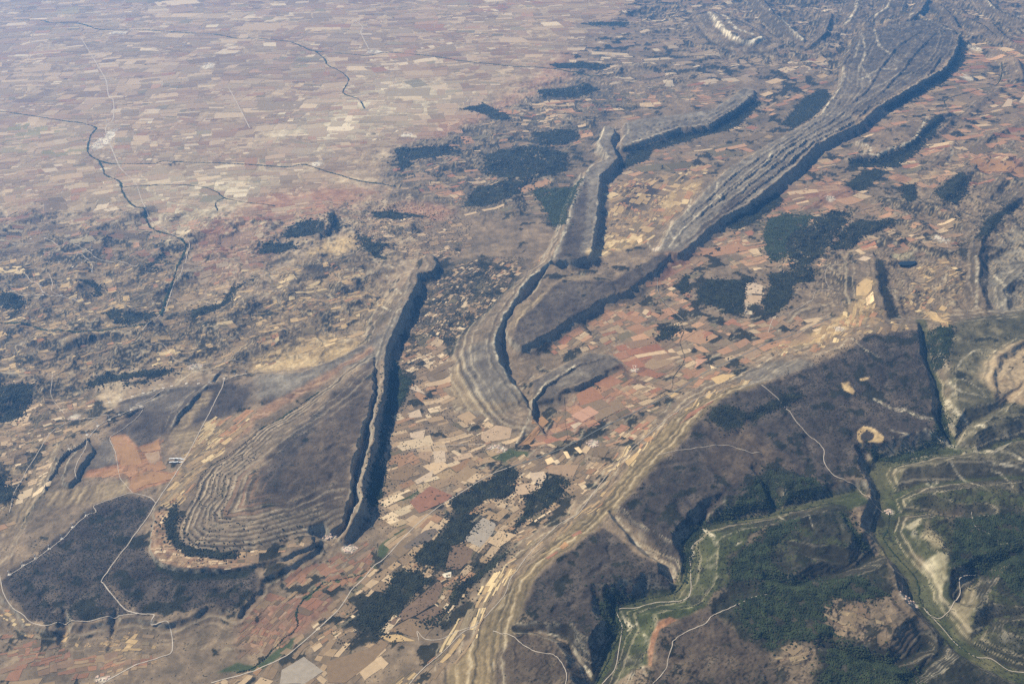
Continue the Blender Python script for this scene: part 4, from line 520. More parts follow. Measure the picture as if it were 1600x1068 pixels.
FIELD_ZONES = [
 ('hills', [(-9582,13783),(-7403,13876),(-6827,12969),(-7117,12104),(-7013,10900),(-7077,10323),(-7666,9847)],35,(170,90),0.6, 'tan'),
 ('valley', [(2419,36846),(4999,43190),(8764,45739),(23973,45771),(19830,36838),(17929,39423),(15605,40099),(13490,38319),(10842,32455),(9203,31919),(6508,31201),(5372,30597),(3338,31009),(1781,33432)],10,(260,150),0.5, 'far'),
 ('valley', [(-3422,24341),(-1825,26348),(0,28383),(2018,29780),(3075,28052),(1765,25299),(1213,20924),(-610,21054),(-2506,21783)],20,(230,110),0.4, 'orange'),
 ('plain', [(-14851,27741),(-13978,27471),(-12863,27034),(-12063,26387),(-11494,24634),(-11748,24175),(-12691,24398),(-13974,25352)],10,(230,130),0.9, 'greenplain'),
 ('plain', [(-25722,45763),(7301,45720),(2366,35916),(1362,34224),(-810,29866),(-1993,26114),(-4205,25067),(-4197,22620),(-7650,21118),(-13245,20693)],8,(230,140),0.95, 'plain'),
 ('plain', [(-13245,20693),(-9085,20899),(-7077,20702),(-5025,21841),(-3815,22190),(-4256,20978),(-5422,18062),(-6629,17525),(-8392,18785),(-12262,18714)],14,(230,120),0.72, 'redplain'),
 ('hills', [(-11973,18698),(-8231,18353),(-6629,17525),(-5169,18127),(-3270,18230),(-2550,16649),(-2881,15295),(-4580,14316),(-6833,14209),(-9582,13783)],30,(170,90),0.4, 'ochre'),
 ('valley', [(-2171,14533),(-1940,15511),(-1190,15099),(-1216,13616),(-851,12872),(-423,12761),(260,12527),(0,12022),(-397,11624),(-967,11170),(-1502,10668),(-1816,10125),(-2010,12313)],40,(220,130),0.97, 'tan'),
 ('valley', [(-1676,10529),(-967,11170),(-395,11547),(304,11954),(1016,12033),(1435,12195),(1591,11667),(1140,10898),(644,10354),(89,9828),(-345,9356),(-822,8596),(-1268,8084),(-1828,7533),(-2998,7325),(-3651,7524),(-2949,7790),(-2466,8600),(-2063,9266),(-1759,9623)],52,(180,95),0.9, 'tan'),
 ('valley', [(-3424,8163),(-3321,8774),(-2999,9239),(-2630,9590),(-2064,9936),(-1847,9623),(-2201,9037),(-2611,8495),(-2855,8086),(-3280,7882)],50,(140,75),0.9, 'red'),
 ('valley', [(356,12036),(745,12885),(1096,13439),(1806,14025),(1944,14331),(1920,15291),(2508,16243),(3226,16008),(4987,16117),(6528,15891),(5964,14838),(4378,14007),(3291,13512),(2384,12436),(1625,12025),(1333,12196)],35,(250,130),0.97, 'orange'),
 ('valley', [(592,15053),(1624,16212),(2596,17057),(3247,18027),(3602,18678),(4431,19351),(3851,17555),(3636,16241),(3226,16008),(2508,16243),(1920,15291),(1418,14959),(815,14642)],45,(230,130),0.95, 'orange'),
 ('valley', [(-1973,15905),(-1492,18075),(-557,18686),(275,18406),(-128,16773),(-842,15388),(-1748,14659)],60,(90,50),0.45, 'tan'),
 ('valley', [(-3598,20572),(-2740,20966),(-1187,20324),(-859,19372),(-1378,18436),(-2502,18665),(-3284,19363)],20,(110,60),0.4, 'tan'),
 ('valley', [(1794,18539),(1725,18613),(2153,20930),(2417,22582),(3113,23051),(4327,23496),(5320,24415),(4615,22216),(3768,20724),(3004,19366),(2260,19048)],60,(150,70),0.8, 'ochre'),
 ('valley', [(-125,16378),(408,18113),(856,19311),(1167,19979),(1362,19562),(951,18255),(392,17253),(0,16215)],70,(130,60),0.6, 'ochre'),
 ('valley', [(4468,19587),(5725,20715),(6852,22245),(8038,23074),(8712,22608),(9283,20586),(10749,21194),(9943,18547),(8896,18668),(8205,19112),(6971,18725),(5978,17559),(5441,18124),(4218,18129)],25,(250,130),0.8, 'orange'),
 ('valley', [(4847,17553),(5219,17556),(4888,16235),(4576,16241)],80,(170,90),1.0, 'pale'),
 ('valley', [(7012,22247),(7784,24073),(9630,26330),(11716,28605),(14680,32312),(17878,37435),(19830,36838),(13392,22974),(11260,22543),(9703,22663),(8378,22578)],20,(230,120),0.75, 'orange'),
 ('valley', [(3487,24897),(5213,25858),(7104,28024),(9565,33411),(11288,35697),(11017,32334),(8991,28634),(7191,25859),(5407,23946),(3994,23496),(2646,23349)],30,(240,110),0.55, 'orange'),
 ('valley', [(566,27461),(1984,29177),(3695,30402),(5453,31167),(6849,31920),(7560,31210),(6111,28931),(4035,28049),(3019,27443),(1845,26736)],20,(280,130),0.4, 'orange'),
 ('slope', [(4191,13680),(3233,13208),(2357,12242),(1750,11332),(1198,10449),(912,10253),(969,10434),(1354,11195),(1609,11854),(2413,12645),(3269,13395),(4119,13832)],52,(260,45),0.75, 'ochre'),
 ('slope', [(908,10201),(531,9792),(257,9326),(0,9022),(-246,8610),(-476,8125),(-842,7601),(-1209,7426),(-1511,7424),(-951,8082),(-503,8904),(0,9558),(457,10239)],55,(330,50),0.75, 'ochre'),
 ('slope', [(5980,15680),(6865,16603),(7292,17581),(7460,17390),(7118,16299),(7380,15869),(7386,15273),(6411,15190),(5716,14772),(4978,14597),(4624,14546),(4719,14940)],60,(160,70),0.85, 'ochre'),
 ('slope', [(8595,18178),(9713,18636),(9350,17408),(8673,16350),(8102,15277),(8015,16223),(7712,16443)],30,(140,60),0.55, 'ochre'),
 ('table', [(-5092,11603),(-5006,12571),(-4255,12933),(-4407,12243),(-4733,11233),(-4751,10637),(-4978,10516),(-5137,10639)],62,(220,60),0.8, 'ochre'),
 ('table', [(-5105,10366),(-5011,9980),(-4969,9691),(-4867,9509),(-4633,9375),(-4278,9284),(-3935,9271),(-3446,9369),(-2776,9744),(-3173,9736),(-3741,9528),(-3973,9426),(-4342,9505),(-4605,9656),(-4772,9836),(-4915,10165),(-4955,10442)],0,(90,50),0.8, 'tan'),
 ('table', [(-6382,12173),(-6209,12262),(-5858,11897),(-5601,12135),(-5423,11549),(-5468,11386),(-5130,11299),(-5156,11162),(-5618,10882),(-5746,10981),(-5788,11188),(-6392,11253),(-6065,11523)],30,(200,110),1.0, 'redtable'),
 ('valley', [(5116,10355),(5274,10391),(5312,10137),(5124,10031)],70,(140,60),1.0, 'stubble'),
 ('valley', [(5132,9944),(5253,9957),(5546,9439),(5481,9295),(5313,9429),(5154,9657)],-40,(260,45),1.0, 'stubble'),
 ('valley', [(5146,9301),(5281,9335),(5260,8958),(5000,8652),(4922,8701),(4963,8906)],-60,(180,50),1.0, 'stubble'),
 ('slope', [(3945,8479),(4046,8657),(4193,8687),(4300,8549),(4416,8477),(4397,8339),(4145,8174),(4080,8072),(3985,8095),(3934,8270)],-20,(240,120),1.0, 'stubble'),
 ('slope', [(4397,8339),(4685,8367),(4865,8262),(5048,8269),(4993,8073),(4795,7906),(4489,7849),(4556,8042),(4191,8134)],-10,(150,90),0.8, 'stubble'),
 ('slope', [(3174,7736),(3317,7939),(3700,7977),(3703,7819),(3524,7694),(3405,7591),(3277,7686),(3202,7531),(3255,7386),(3142,7384),(3151,7601)],20,(160,80),0.9, 'stubble'),
 ('table', [(-6665,8849),(-6274,8526),(-5934,8284),(-5219,8273),(-4504,8308),(-4353,8071),(-4716,7974),(-5557,8096),(-6182,8273),(-6565,8586)],-10,(90,50),0.6, 'ochre'),
 ('table', [(-6457,8339),(-5881,8127),(-4700,7926),(-4338,8022),(-4215,7877),(-4947,7528),(-6041,7421)],20,(110,60),0.6, 'red')]
BIG_FIELDS = [
 ('palegrey', [(-674,9957),(-548,10219),(-416,10417),(-229,10285),(-272,10088),(-445,9804)]),
 ('brown', [(-847,9829),(-697,9867),(-532,9764),(-570,9578),(-693,9397),(-908,9366)]),
 ('greybrown', [(-1515,9828),(-1227,10144),(-1093,10185),(-1043,10109),(-1165,9916),(-1464,9766)]),
 ('brown', [(-1571,8461),(-1389,8693),(-1162,8965),(-966,9192),(-917,9077),(-983,8801),(-1231,8582),(-1502,8429)]),
 ('brown', [(-1229,8560),(-996,8746),(-826,8671),(-960,8456),(-1055,8423)]),
 ('tanbrown', [(-1573,8327),(-1308,8529),(-1143,8506),(-1185,8222),(-1409,8304)]),
 ('ochre', [(-1669,8257),(-1447,8284),(-1196,8173),(-1514,8154)]),
 ('tanbrown', [(-2263,7862),(-1780,8058),(-1639,8206),(-1534,8125),(-1680,7880),(-1983,7554),(-2197,7553)]),
 ('palegrey', [(-2782,7733),(-2548,7927),(-2278,7719),(-2474,7530),(-2762,7527)]),
 ('white', [(-948,9308),(-820,9341),(-815,9248),(-901,9237)]),
 ('pale', [(-1660,12414),(-1407,12502),(-1419,12249),(-1627,12280)]),
 ('pale', [(-1740,12943),(-1558,13074),(-1487,12855),(-1696,12816)]),
 ('pale', [(-1810,13700),(-1674,13799),(-1484,13504),(-1657,13601)]),
 ('palet', [(-498,12420),(-261,12580),(0,12479),(-31,12292),(-410,12172),(-494,12251)]),
 ('tan', [(-1464,11922),(-1264,11943),(-1274,11670),(-1483,11793)]),
 ('pale', [(-1254,11944),(-1063,11963),(-1026,11687),(-1192,11639)]),
 ('palet', [(-933,11799),(-657,11931),(-602,11801),(-878,11702)]),
 ('pale', [(-1485,11229),(-1211,11485),(-1219,11306),(-1430,11156)]),
 ('tanbrown', [(-1897,11451),(-1589,11634),(-1477,11482),(-1601,11229),(-1828,11259)]),
 ('redbrown', [(-1510,10755),(-1234,11113),(-885,10898),(-991,10755),(-1348,10511)]),
 ('tan', [(-2067,11517),(-2010,11866),(-1947,11911),(-1918,11557)]),
 ('bright', [(510,11741),(613,11821),(668,11694),(556,11615)]),
 ('bright', [(986,12032),(1059,12066),(1122,11932),(1068,11883)]),
 ('bright', [(808,11933),(870,11949),(922,11786),(861,11771)]),
 ('tan', [(564,11568),(695,11615),(1042,11613),(926,11309),(559,11414)]),
 ('pale', [(265,11414),(492,11459),(527,11309),(435,11157),(311,11231)]),
 ('palet', [(48,11113),(261,11186),(404,11082),(305,10938),(48,10895)]),
 ('pink', [(980,12903),(1297,13178),(1456,12995),(1161,12723)]),
 ('red', [(1100,13513),(1391,13743),(1587,13420),(1157,13180)]),
 ('red', [(1419,13824),(1754,14082),(1963,13902),(1666,13706)]),
 ('orange', [(336,12688),(500,12885),(601,12724),(491,12547),(313,12587)]),
 ('orange', [(646,12796),(852,12903),(758,12690)]),
 ('pale', [(956,12637),(1108,12723),(1158,12687),(1013,12531)]),
 ('orange', [(102,12080),(473,12633),(523,12547),(276,12134)]),
 ('ochre', [(1739,11587),(1951,11815),(1983,11753),(1784,11458)]),
 ('orange', [(2099,12199),(2230,12271),(2269,12190),(2151,12064)]),
 ('pink', [(3335,14616),(3555,14610),(3263,14308)]),
 ('bright', [(3557,14422),(3664,14315),(3562,14256)]),
 ('ochre', [(2660,13505),(2778,13561),(2879,13508),(2731,13393)]),
 ('ochre', [(3490,13979),(3739,14111),(3939,14005),(3561,13675)]),
 ('redbrown', [(2691,12455),(2896,12769),(3380,13056),(3313,12973),(2865,12588)]),
 ('redbrown', [(447,9397),(615,9516),(621,9475),(488,9360)]),
 ('orange', [(629,9621),(723,9760),(778,9646),(694,9550)]),
 ('redbrown', [(819,9894),(958,9991),(978,9904),(859,9838)]),
 ('bright', [(2803,19492),(2937,19656),(2929,19460),(2829,19331)]),
 ('pale', [(4830,17470),(5007,17497),(5170,17392),(5059,17010),(4733,17065)]),
 ('palet', [(4717,16986),(5060,16957),(4939,16583),(4637,16664)]),
 ('ochre', [(7019,17197),(7252,17456),(7401,17360),(7262,16999),(7067,16767),(6916,16843)]),
 ('bright', [(7059,16705),(7265,16925),(7166,16535),(6975,16389)]),
 ('ochre', [(8122,16314),(8258,16173),(8252,15591),(8168,15446),(8086,15853)]),
 ('orange', [(12129,24104),(12502,24390),(13506,23944),(13251,23370),(12681,23577),(12013,23628)]),
 ('pale', [(15003,28750),(15574,29609),(15655,29477),(15346,28864)]),
 ('pale', [(15744,29228),(16249,29993),(15850,29109)]),
 ('pale', [(7474,18552),(7653,18689),(7764,18534),(7588,18404)]),
 ('orange', [(-6419,12195),(-6219,12229),(-5863,11851),(-5686,11523),(-5990,11483),(-6109,11665)]),
 ('orange', [(-5839,11901),(-5613,12105),(-5509,11870),(-5783,11816)]),
 ('tan', [(-5736,11790),(-5521,11843),(-5421,11577),(-5543,11470)]),
 ('orange', [(-5752,11251),(-5459,11356),(-5116,11285),(-5131,11176),(-5439,11054),(-5597,10902),(-5710,11036)])]
POND = [
 (8273,18362),
 (8377,18435),
 (8522,18462),
 (8683,18474),
 (8690,18409),
 (8551,18288),
 (8385,18274),
 (8283,18302)]
SHEDS = [
 (-5280,11667),
 (-5219,11665),
 (-5158,11662),
 (-5096,11651),
 (-5251,11572),
 (-5180,11569),
 (-5117,11582)]
# ---------------------------------------------------------------- noise and geometry helpers (plain numpy)
def hsh(ix, iy, seed):
    h = (ix.astype(np.int64) * 374761393 + iy.astype(np.int64) * 668265263 + seed * 1442695041) & 0xFFFFFFFF
    h = ((h ^ (h >> 13)) * 1274126177) & 0xFFFFFFFF
    return ((h ^ (h >> 16)) & 0xFFFF) / 65535.0

def perlin(x, y, seed=0):
    ix = np.floor(x); iy = np.floor(y); fx = x - ix; fy = y - iy
    ux = fx * fx * fx * (fx * (fx * 6 - 15) + 10); uy = fy * fy * fy * (fy * (fy * 6 - 15) + 10)
    def g(i, j):
        a = hsh(ix + i, iy + j, seed) * 6.2831853
        return np.cos(a) * (fx - i) + np.sin(a) * (fy - j)
    a = g(0, 0); b = g(1, 0); c = g(0, 1); d = g(1, 1)
    return (a + (b - a) * ux + (c - a) * uy + (a - b - c + d) * ux * uy) * 1.5

def fbm(x, y, scale, octaves=4, seed=0, gain=0.5):
    s = np.zeros_like(x); amp = 1.0; f = 1.0 / scale; tot = 0.0
    for o in range(octaves):
        s += amp * perlin(x * f + o * 17.3, y * f - o * 9.1, seed + o)
        tot += amp; amp *= gain; f *= 2.03
    return s / tot

def ridged(x, y, scale, octaves=4, seed=0, gain=0.5):
    s = np.zeros_like(x); amp = 1.0; f = 1.0 / scale; tot = 0.0; w = 1.0
    for o in range(octaves):
        n = 1.0 - np.minimum(1.0, np.abs(perlin(x * f + o * 31.7, y * f + o * 11.9, seed + o)) * 1.5)
        n = n * n
        s += amp * n * w; w = np.clip(n * 1.6, 0, 1)
        tot += amp; amp *= gain; f *= 2.03
    return s / tot

def sstep(a, b, x):
    t = np.clip((x - a) / (b - a), 0, 1)
    return t * t * (3 - 2 * t)

def seg_dist(P, x, y, closed=False):
    """distance, side (+1 left of travel), arclength parameter in vertex units"""
    P = np.asarray(P, float); n = len(P)
    best = np.full(x.shape, 1e18); side = np.ones(x.shape); par = np.zeros(x.shape)
    for i in range(n if closed else n - 1):
        a = P[i]; b = P[(i + 1) % n]; dx, dy = b - a; L2 = dx * dx + dy * dy + 1e-9
        px = x - a[0]; py = y - a[1]
        t = np.clip((px * dx + py * dy) / L2, 0, 1)
        d2 = (px - t * dx) ** 2 + (py - t * dy) ** 2
        m = d2 < best
        best = np.where(m, d2, best)
        side = np.where(m, np.sign(dx * py - dy * px), side)
        par = np.where(m, i + t, par)
    return np.sqrt(best), side, par

def inside(P, x, y):
    P = np.asarray(P, float); r = np.zeros(x.shape, bool); n = len(P)
    for i in range(n):
        x0, y0 = P[i]; x1, y1 = P[(i + 1) % n]
        if y0 == y1: continue
        c = (y0 > y) != (y1 > y)
        r ^= c & (x < (x1 - x0) * (y - y0) / (y1 - y0) + x0)
    return r

def box_sel(P, x, y, pad):
    P = np.asarray(P, float)
    return np.nonzero((x > P[:, 0].min() - pad) & (x < P[:, 0].max() + pad) & (y > P[:, 1].min() - pad) & (y < P[:, 1].max() + pad))[0]

def poly_sd(P, x, y):
    d, s, p = seg_dist(P, x, y, True)
    return np.where(inside(P, x, y), d, -d)

def smooth_line(P, k=4):
    """Catmull-Rom resampling of an open line"""
    P = np.asarray(P, float)
    if len(P) < 3: return P
    Q = np.vstack([2 * P[0] - P[1], P, 2 * P[-1] - P[-2]]); out = []
    for i in range(1, len(Q) - 2):
        for j in range(k):
            t = j / k
            out.append(0.5 * ((2 * Q[i]) + (Q[i + 1] - Q[i - 1]) * t + (2 * Q[i - 1] - 5 * Q[i] + 4 * Q[i + 1] - Q[i + 2]) * t * t + (3 * Q[i] - Q[i - 1] - 3 * Q[i + 1] + Q[i + 2]) * t ** 3))
    out.append(Q[-2])
    return np.array(out)

# ---------------------------------------------------------------- the grid: denser near the flight line, coarser far away
PITCH = math.radians(32.0); CAM_H = 9500.0
CP, SP = math.cos(PITCH), math.sin(PITCH)
STEP = 0.00125; ZSCALE = 1.35
GU = np.arange(-0.66, 0.6601, STEP)
GV = np.concatenate([np.arange(-0.47, 0.40, STEP), np.arange(0.40, 0.601, 0.004)])
NU, NV = len(GU), len(GV)

def grid_xy():
    t = CAM_H / (SP - GV * CP)
    yy = t * (CP + GV * SP)
    X = GU[None, :] * t[:, None]; Y = np.repeat(yy[:, None], NU, 1)
    return X.ravel(), Y.ravel()

class Ground:
    def __init__(self, Z): self.Z = Z.reshape(NV, NU)
    def coords(self, x, y):
        t = y * CP + CAM_H * SP
        u = x / t; v = (y / t - CP) / SP
        ci = np.clip((u - GU[0]) / STEP, 0, NU - 1.001)
        ri = np.clip(np.interp(v, GV, np.arange(NV)), 0, NV - 1.001)
        return ci, ri
    def sample(self, A, x, y):
        ci, ri = self.coords(x, y)
        i = ci.astype(int); j = ri.astype(int); a = ci - i; b = ri - j
        return A[j, i] * (1 - a) * (1 - b) + A[j, i + 1] * a * (1 - b) + A[j + 1, i] * (1 - a) * b + A[j + 1, i + 1] * a * b
    def sample3(self, A, x, y):
        ci, ri = self.coords(x, y); return A[np.round(ri).astype(int), np.round(ci).astype(int)]
    def z(self, x, y): return self.sample(self.Z, np.asarray(x, float), np.asarray(y, float))

def ledges(d, period, sharp=0.75):
    """stair-like remap of a distance: flat treads, steep risers"""
    k = np.floor(d / period); f = d / period - k
    r = np.where(f < sharp, f / sharp * 0.35, 0.35 + (f - sharp) / (1 - sharp) * 0.65)
    return (k + r) * period

def cliff_profile(d, wc, w, drop=0.5):
    a = 1 - drop * sstep(0, 1, d / wc)
    b = (1 - drop) * np.clip(1 - (d - wc) / np.maximum(w - wc, 1), 0, 1) ** 1.35
    return np.where(d < wc, a, b)

def build_heights(x, y, L):
    """returns z, strata coordinate, strata amount, landform lift and landform id"""
    N = len(x)
    wx = x + 60 * fbm(x, y, 420, 3, 71); wy = y + 60 * fbm(x, y, 420, 3, 91)
    bx_ = wx.copy(); by_ = wy.copy()
    wx += 26 * fbm(x, y, 170, 2, 75); wy += 26 * fbm(x, y, 170, 2, 95)
    wx += 14 * fbm(x, y, 90, 2, 73); wy += 14 * fbm(x, y, 90, 2, 93)
    vx = 0.85 * bx_ + 0.15 * wx; vy = 0.85 * by_ + 0.15 * wy   # gentler warp for the bedding
    lift = np.zeros(N); sc = np.zeros(N); sa = np.zeros(N); fid = np.zeros(N, int)
    def put(sel, h, coord, amt, lid):
        m = h > lift[sel]
        s = sel[m]; lift[s] = h[m]; sc[s] = coord[m]; sa[s] = amt[m]; fid[s] = lid
    for it in L['plateau']:
        P = it['p']; w = it['w']; wc = it['wc']; h = it['h']
        sel = box_sel(P, x, y, w + 80)
        if not len(sel): continue
        s = poly_sd(P, wx[sel], wy[sel])
        out = cliff_profile(np.maximum(-s, 0), wc, w, it.get('drop', 0.5))
        hh = np.where(s > 0, 1.0 + it.get('dome', 0) * (1 - np.exp(-np.maximum(s, 0) / 500.0)), out) * h
        if it.get('step'):
            st = it['step']; q = ledges(hh + 4 * fbm(wx[sel], wy[sel], 300, 2, 5), st)
            hh = np.where(s > 0, hh, 0.35 * hh + 0.65 * np.maximum(q, 0))
        put(sel, hh, s + 3000, np.where(s < 20, it.get('amt', 0.6), it.get('amt_in', 0.0)), it['id'])
    for it in L['bowl']:
        P = it['p']; TLn = it['line']; h = it['h']
        sel = box_sel(P, x, y, 50)
        s = poly_sd(P, wx[sel], wy[sel])
        d, sd, pr = seg_dist(smooth_line(TLn, 4), vx[sel], vy[sel])
        q = ledges(d, it['step'], 0.72)
        dd = 0.45 * d + 0.55 * q
        hh = it['base'] + h * (1 - np.exp(-dd / it['len']))
        hh = np.where(s > 0, hh * sstep(-5, 25, s), 0)
        put(sel, hh, d, np.clip(1.15 - d / it['band'], 0, 1), it['id'])
    for it in L['ridge']:
        P = np.asarray(it['p'], float); n = len(P)
        def arr(v): return np.asarray(v, float) if isinstance(v, (list, tuple)) else np.full(n, float(v))
        hs = np.interp(np.linspace(0, 1, n), np.linspace(0, 1, len(arr(it['h']))), arr(it['h']))
        def lin(v):
            v = arr(v); return np.interp(np.linspace(0, 1, n), np.linspace(0, 1, len(v)), v)
        wl, wr = lin(it['wl']), lin(it['wr']) * (0.72 if not it.get('dr', 0) else 1.0)
        pad = max(wl.max(), wr.max()) + 80
        sel = box_sel(P, x, y, pad)
        if not len(sel): continue
        d, sd, pr = seg_dist(P, 0.5 * (wx[sel] + vx[sel]), 0.5 * (wy[sel] + vy[sel]))
        ks = np.arange(n); h = np.interp(pr, ks, hs) * (1 + 0.06 * fbm(x[sel], y[sel], 300, 2, 12))
        w = np.where(sd > 0, np.interp(pr, ks, wl), np.interp(pr, ks, wr))
        isdip = np.where(sd > 0, it.get('dl', 1), it.get('dr', 0)) > 0
        per = it.get('step', 70)
        if it.get('rag'): h = h * (1 + it['rag'] * fbm(x[sel], y[sel], 650, 3, 14 + n))
        dip = np.clip(1 - (np.clip((0.5 * d + 0.5 * ledges(d, per)) / w, 0, 1)) ** it.get('pow', 1.0), 0, 1)
        cl = cliff_profile(d, it.get('wc', 60), w, it.get('drop', 0.5))
        put(sel, np.where(isdip, dip, cl) * h, np.where(isdip, d, 900 + d), np.where(d < w, np.where(isdip, it.get('amt', 0.8), 0.35), 0), it['id'])
    # base relief: low swells on the plain, dissected hills where the masks say so
    z = 14 * fbm(x, y, 2600, 3, 3) + 5 * fbm(x, y, 700, 2, 8)
    hilly = np.zeros(N)
    for it in L['hills']:
        P = it['p']; sel = box_sel(P, x, y, 1500)
        s = poly_sd(P, x[sel], y[sel])
        hilly[sel] = np.maximum(hilly[sel], it['h'] * sstep(-900, 700, s))
    r = 0.6 * ridged(wx * 1.0, wy * 0.9, 2300, 5, 21, 0.5) + 0.4 * ridged(wx, wy * 0.85, 1150, 5, 27, 0.55)
    z += 2.1 * hilly * (r - 0.25) * (1 - np.clip(lift / 90, 0, 0.9))
    zt = z + 6 * fbm(x, y, 500, 2, 33)
    hq = np.clip(hilly / 80, 0, 1) * (1 - np.clip(lift / 40, 0, 1))
    z = z + hq * 0.55 * (ledges(zt + 200, 15.0, 0.7) - 200 - zt)
    m = hq > sa
    sc = np.where(m, zt * 3.2 + 4000, sc); sa = np.where(m, 0.9 * hq, sa)
    z += lift
    # a rougher skin where there is rock and scrub
    rough = (np.clip(lift / 60, 0, 1) + np.clip(hilly / 90, 0, 0.7)) * (1 - 0.6 * np.clip(sa, 0, 1))
    z += rough * (9.0 * fbm(x, y, 220, 3, 40) + 4.5 * fbm(x, y, 60, 2, 44) + 3.0 * fbm(x, y, 32, 1, 46))
    z -= np.clip(lift / 90, 0, 1) * 20 * ridged(wx, wy, 800, 4, 47, 0.55)
    for P, dep, w in L['gully']:
        sel = box_sel(P, x, y, w * 2 + 60)
        if not len(sel): continue
        d, sd, pr = seg_dist(smooth_line(P, 4), wx[sel], wy[sel])
        z[sel] -= dep * (1 - sstep(0, w * 1.8, d)) * sstep(0, 0.15, pr / (4 * (len(P) - 1)))
    # dry gullies on the flanks of the tables
    z -= np.clip(lift / 120, 0, 1) * 14 * (1 - sstep(0.0, 0.16, np.abs(fbm(wx, wy, 900, 3, 51))))
    # valleys are cut last
    for it in L['valley']:
        P = np.asarray(it['p'], float); n = len(P); R = it.get('reach', 1300)
        sel = box_sel(P, x, y, R)
        if not len(sel): continue
        d, sd, pr = seg_dist(P, wx[sel] * 0.6 + x[sel] * 0.4, wy[sel] * 0.6 + y[sel] * 0.4)
        f = np.asarray(it['floor'], float); f = np.interp(pr / (n - 1), np.linspace(0, 1, len(f)), f)
        sl = np.where(sd > 0, it['sl'], it['sr'])
        e = np.maximum(d - it['w0'], 0)
        lim = f + sl * e * (1 + 0.25 * fbm(x[sel], y[sel], 350, 3, 61)) + 0.00035 * e * e
        st = it.get('step', 24)
        lim = 0.45 * lim + 0.55 * ledges(np.maximum(lim + 3 * fbm(x[sel], y[sel], 200, 2, 63), -400) + 400, st) - 400 * 0.55
        zz = z[sel]; m = (lim < zz) & (d < R)
        s = sel[m]; z[s] = lim[m]; sc[s] = lim[m] * 4 + 7000; sa[s] = it.get('amt', 0.7) * sstep(it['w0'] * 0.6, it['w0'] * 1.3 + 20, d[m]); 
    return ZSCALE * z, sc, sa, lift, fid, hilly, vx, vy
# ---------------------------------------------------------------- small helpers for objects and materials
def tag(o, label=None, cat=None, group=None, kind=None):
    if label: o['label'] = label
    if cat: o['category'] = cat
    if group: o['group'] = group
    if kind: o['kind'] = kind
    return o

def link(name, me, parent=None):
    o = bpy.data.objects.new(name, me); COL.objects.link(o)
    if parent is not None: o.parent = parent
    return o

def mesh_np(name, V, Fc, mats, smooth=False, color=None, attrs=None, midx=None):
    """V (n,3); Fc (m,k) with the same number of corners each"""
    me = bpy.data.meshes.new(name); n = len(V); m, k = Fc.shape
    me.vertices.add(n); me.vertices.foreach_set('co', np.ascontiguousarray(V, np.float32).ravel())
    me.loops.add(m * k); me.loops.foreach_set('vertex_index', np.ascontiguousarray(Fc, np.int32).ravel())
    me.polygons.add(m); me.polygons.foreach_set('loop_start', np.arange(0, m * k, k, dtype=np.int32))
    if midx is not None: me.polygons.foreach_set('material_index', np.ascontiguousarray(midx, np.int32))
    me.update(calc_edges=True)
    me.polygons.foreach_set('use_smooth', np.full(m, bool(smooth)))
    for mt in (mats if isinstance(mats, (list, tuple)) else [mats]): me.materials.append(mt)
    if color is not None:
        a = me.attributes.new('cover', 'FLOAT_COLOR', 'POINT')
        c4 = np.ones((n, 4), np.float32); c4[:, :3] = color; a.data.foreach_set('color', c4.ravel())
    for nm, v in (attrs or {}).items():
        a = me.attributes.new(nm, 'FLOAT', 'POINT'); a.data.foreach_set('value', np.ascontiguousarray(v, np.float32))
    return me

def new_mat(name, rough=0.95):
    m = bpy.data.materials.new(name); m.use_nodes = True
    nt = m.node_tree; b = nt.nodes['Principled BSDF']; b.inputs['Roughness'].default_value = rough
    b.inputs['Specular IOR Level'].default_value = 0.15
    return m, nt, b

def noise_node(nt, size, detail=3.0, rough=0.6):
    tc = nt.nodes.new('ShaderNodeNewGeometry')
    n = nt.nodes.new('ShaderNodeTexNoise'); n.inputs['Scale'].default_value = 1.0 / size
    n.inputs['Detail'].default_value = detail; n.inputs['Roughness'].default_value = rough
    nt.links.new(tc.outputs['Position'], n.inputs['Vector'])
    return n

def ramp(nt, src, lo, hi, a, b):
    r = nt.nodes.new('ShaderNodeMapRange'); r.inputs[1].default_value = lo; r.inputs[2].default_value = hi
    r.inputs[3].default_value = a; r.inputs[4].default_value = b
    nt.links.new(src, r.inputs[0]); return r.outputs[0]

def mathn(nt, op, a, b):
    n = nt.nodes.new('ShaderNodeMath'); n.operation = op
    for i, v in enumerate((a, b)):
        if isinstance(v, (int, float)): n.inputs[i].default_value = v
        else: nt.links.new(v, n.inputs[i])
    return n.outputs[0]

def scale_color(nt, col, fac):
    n = nt.nodes.new('ShaderNodeVectorMath'); n.operation = 'SCALE'
    nt.links.new(col, n.inputs[0]); nt.links.new(fac, n.inputs['Scale']); return n.outputs[0]

def mix_color(nt, fac, a, b):
    n = nt.nodes.new('ShaderNodeMix'); n.data_type = 'RGBA'
    nt.links.new(fac, n.inputs[0])
    for i, v in ((6, a), (7, b)):
        if isinstance(v, tuple): n.inputs[i].default_value = (*v, 1)
        else: nt.links.new(v, n.inputs[i])
    return n.outputs[2]

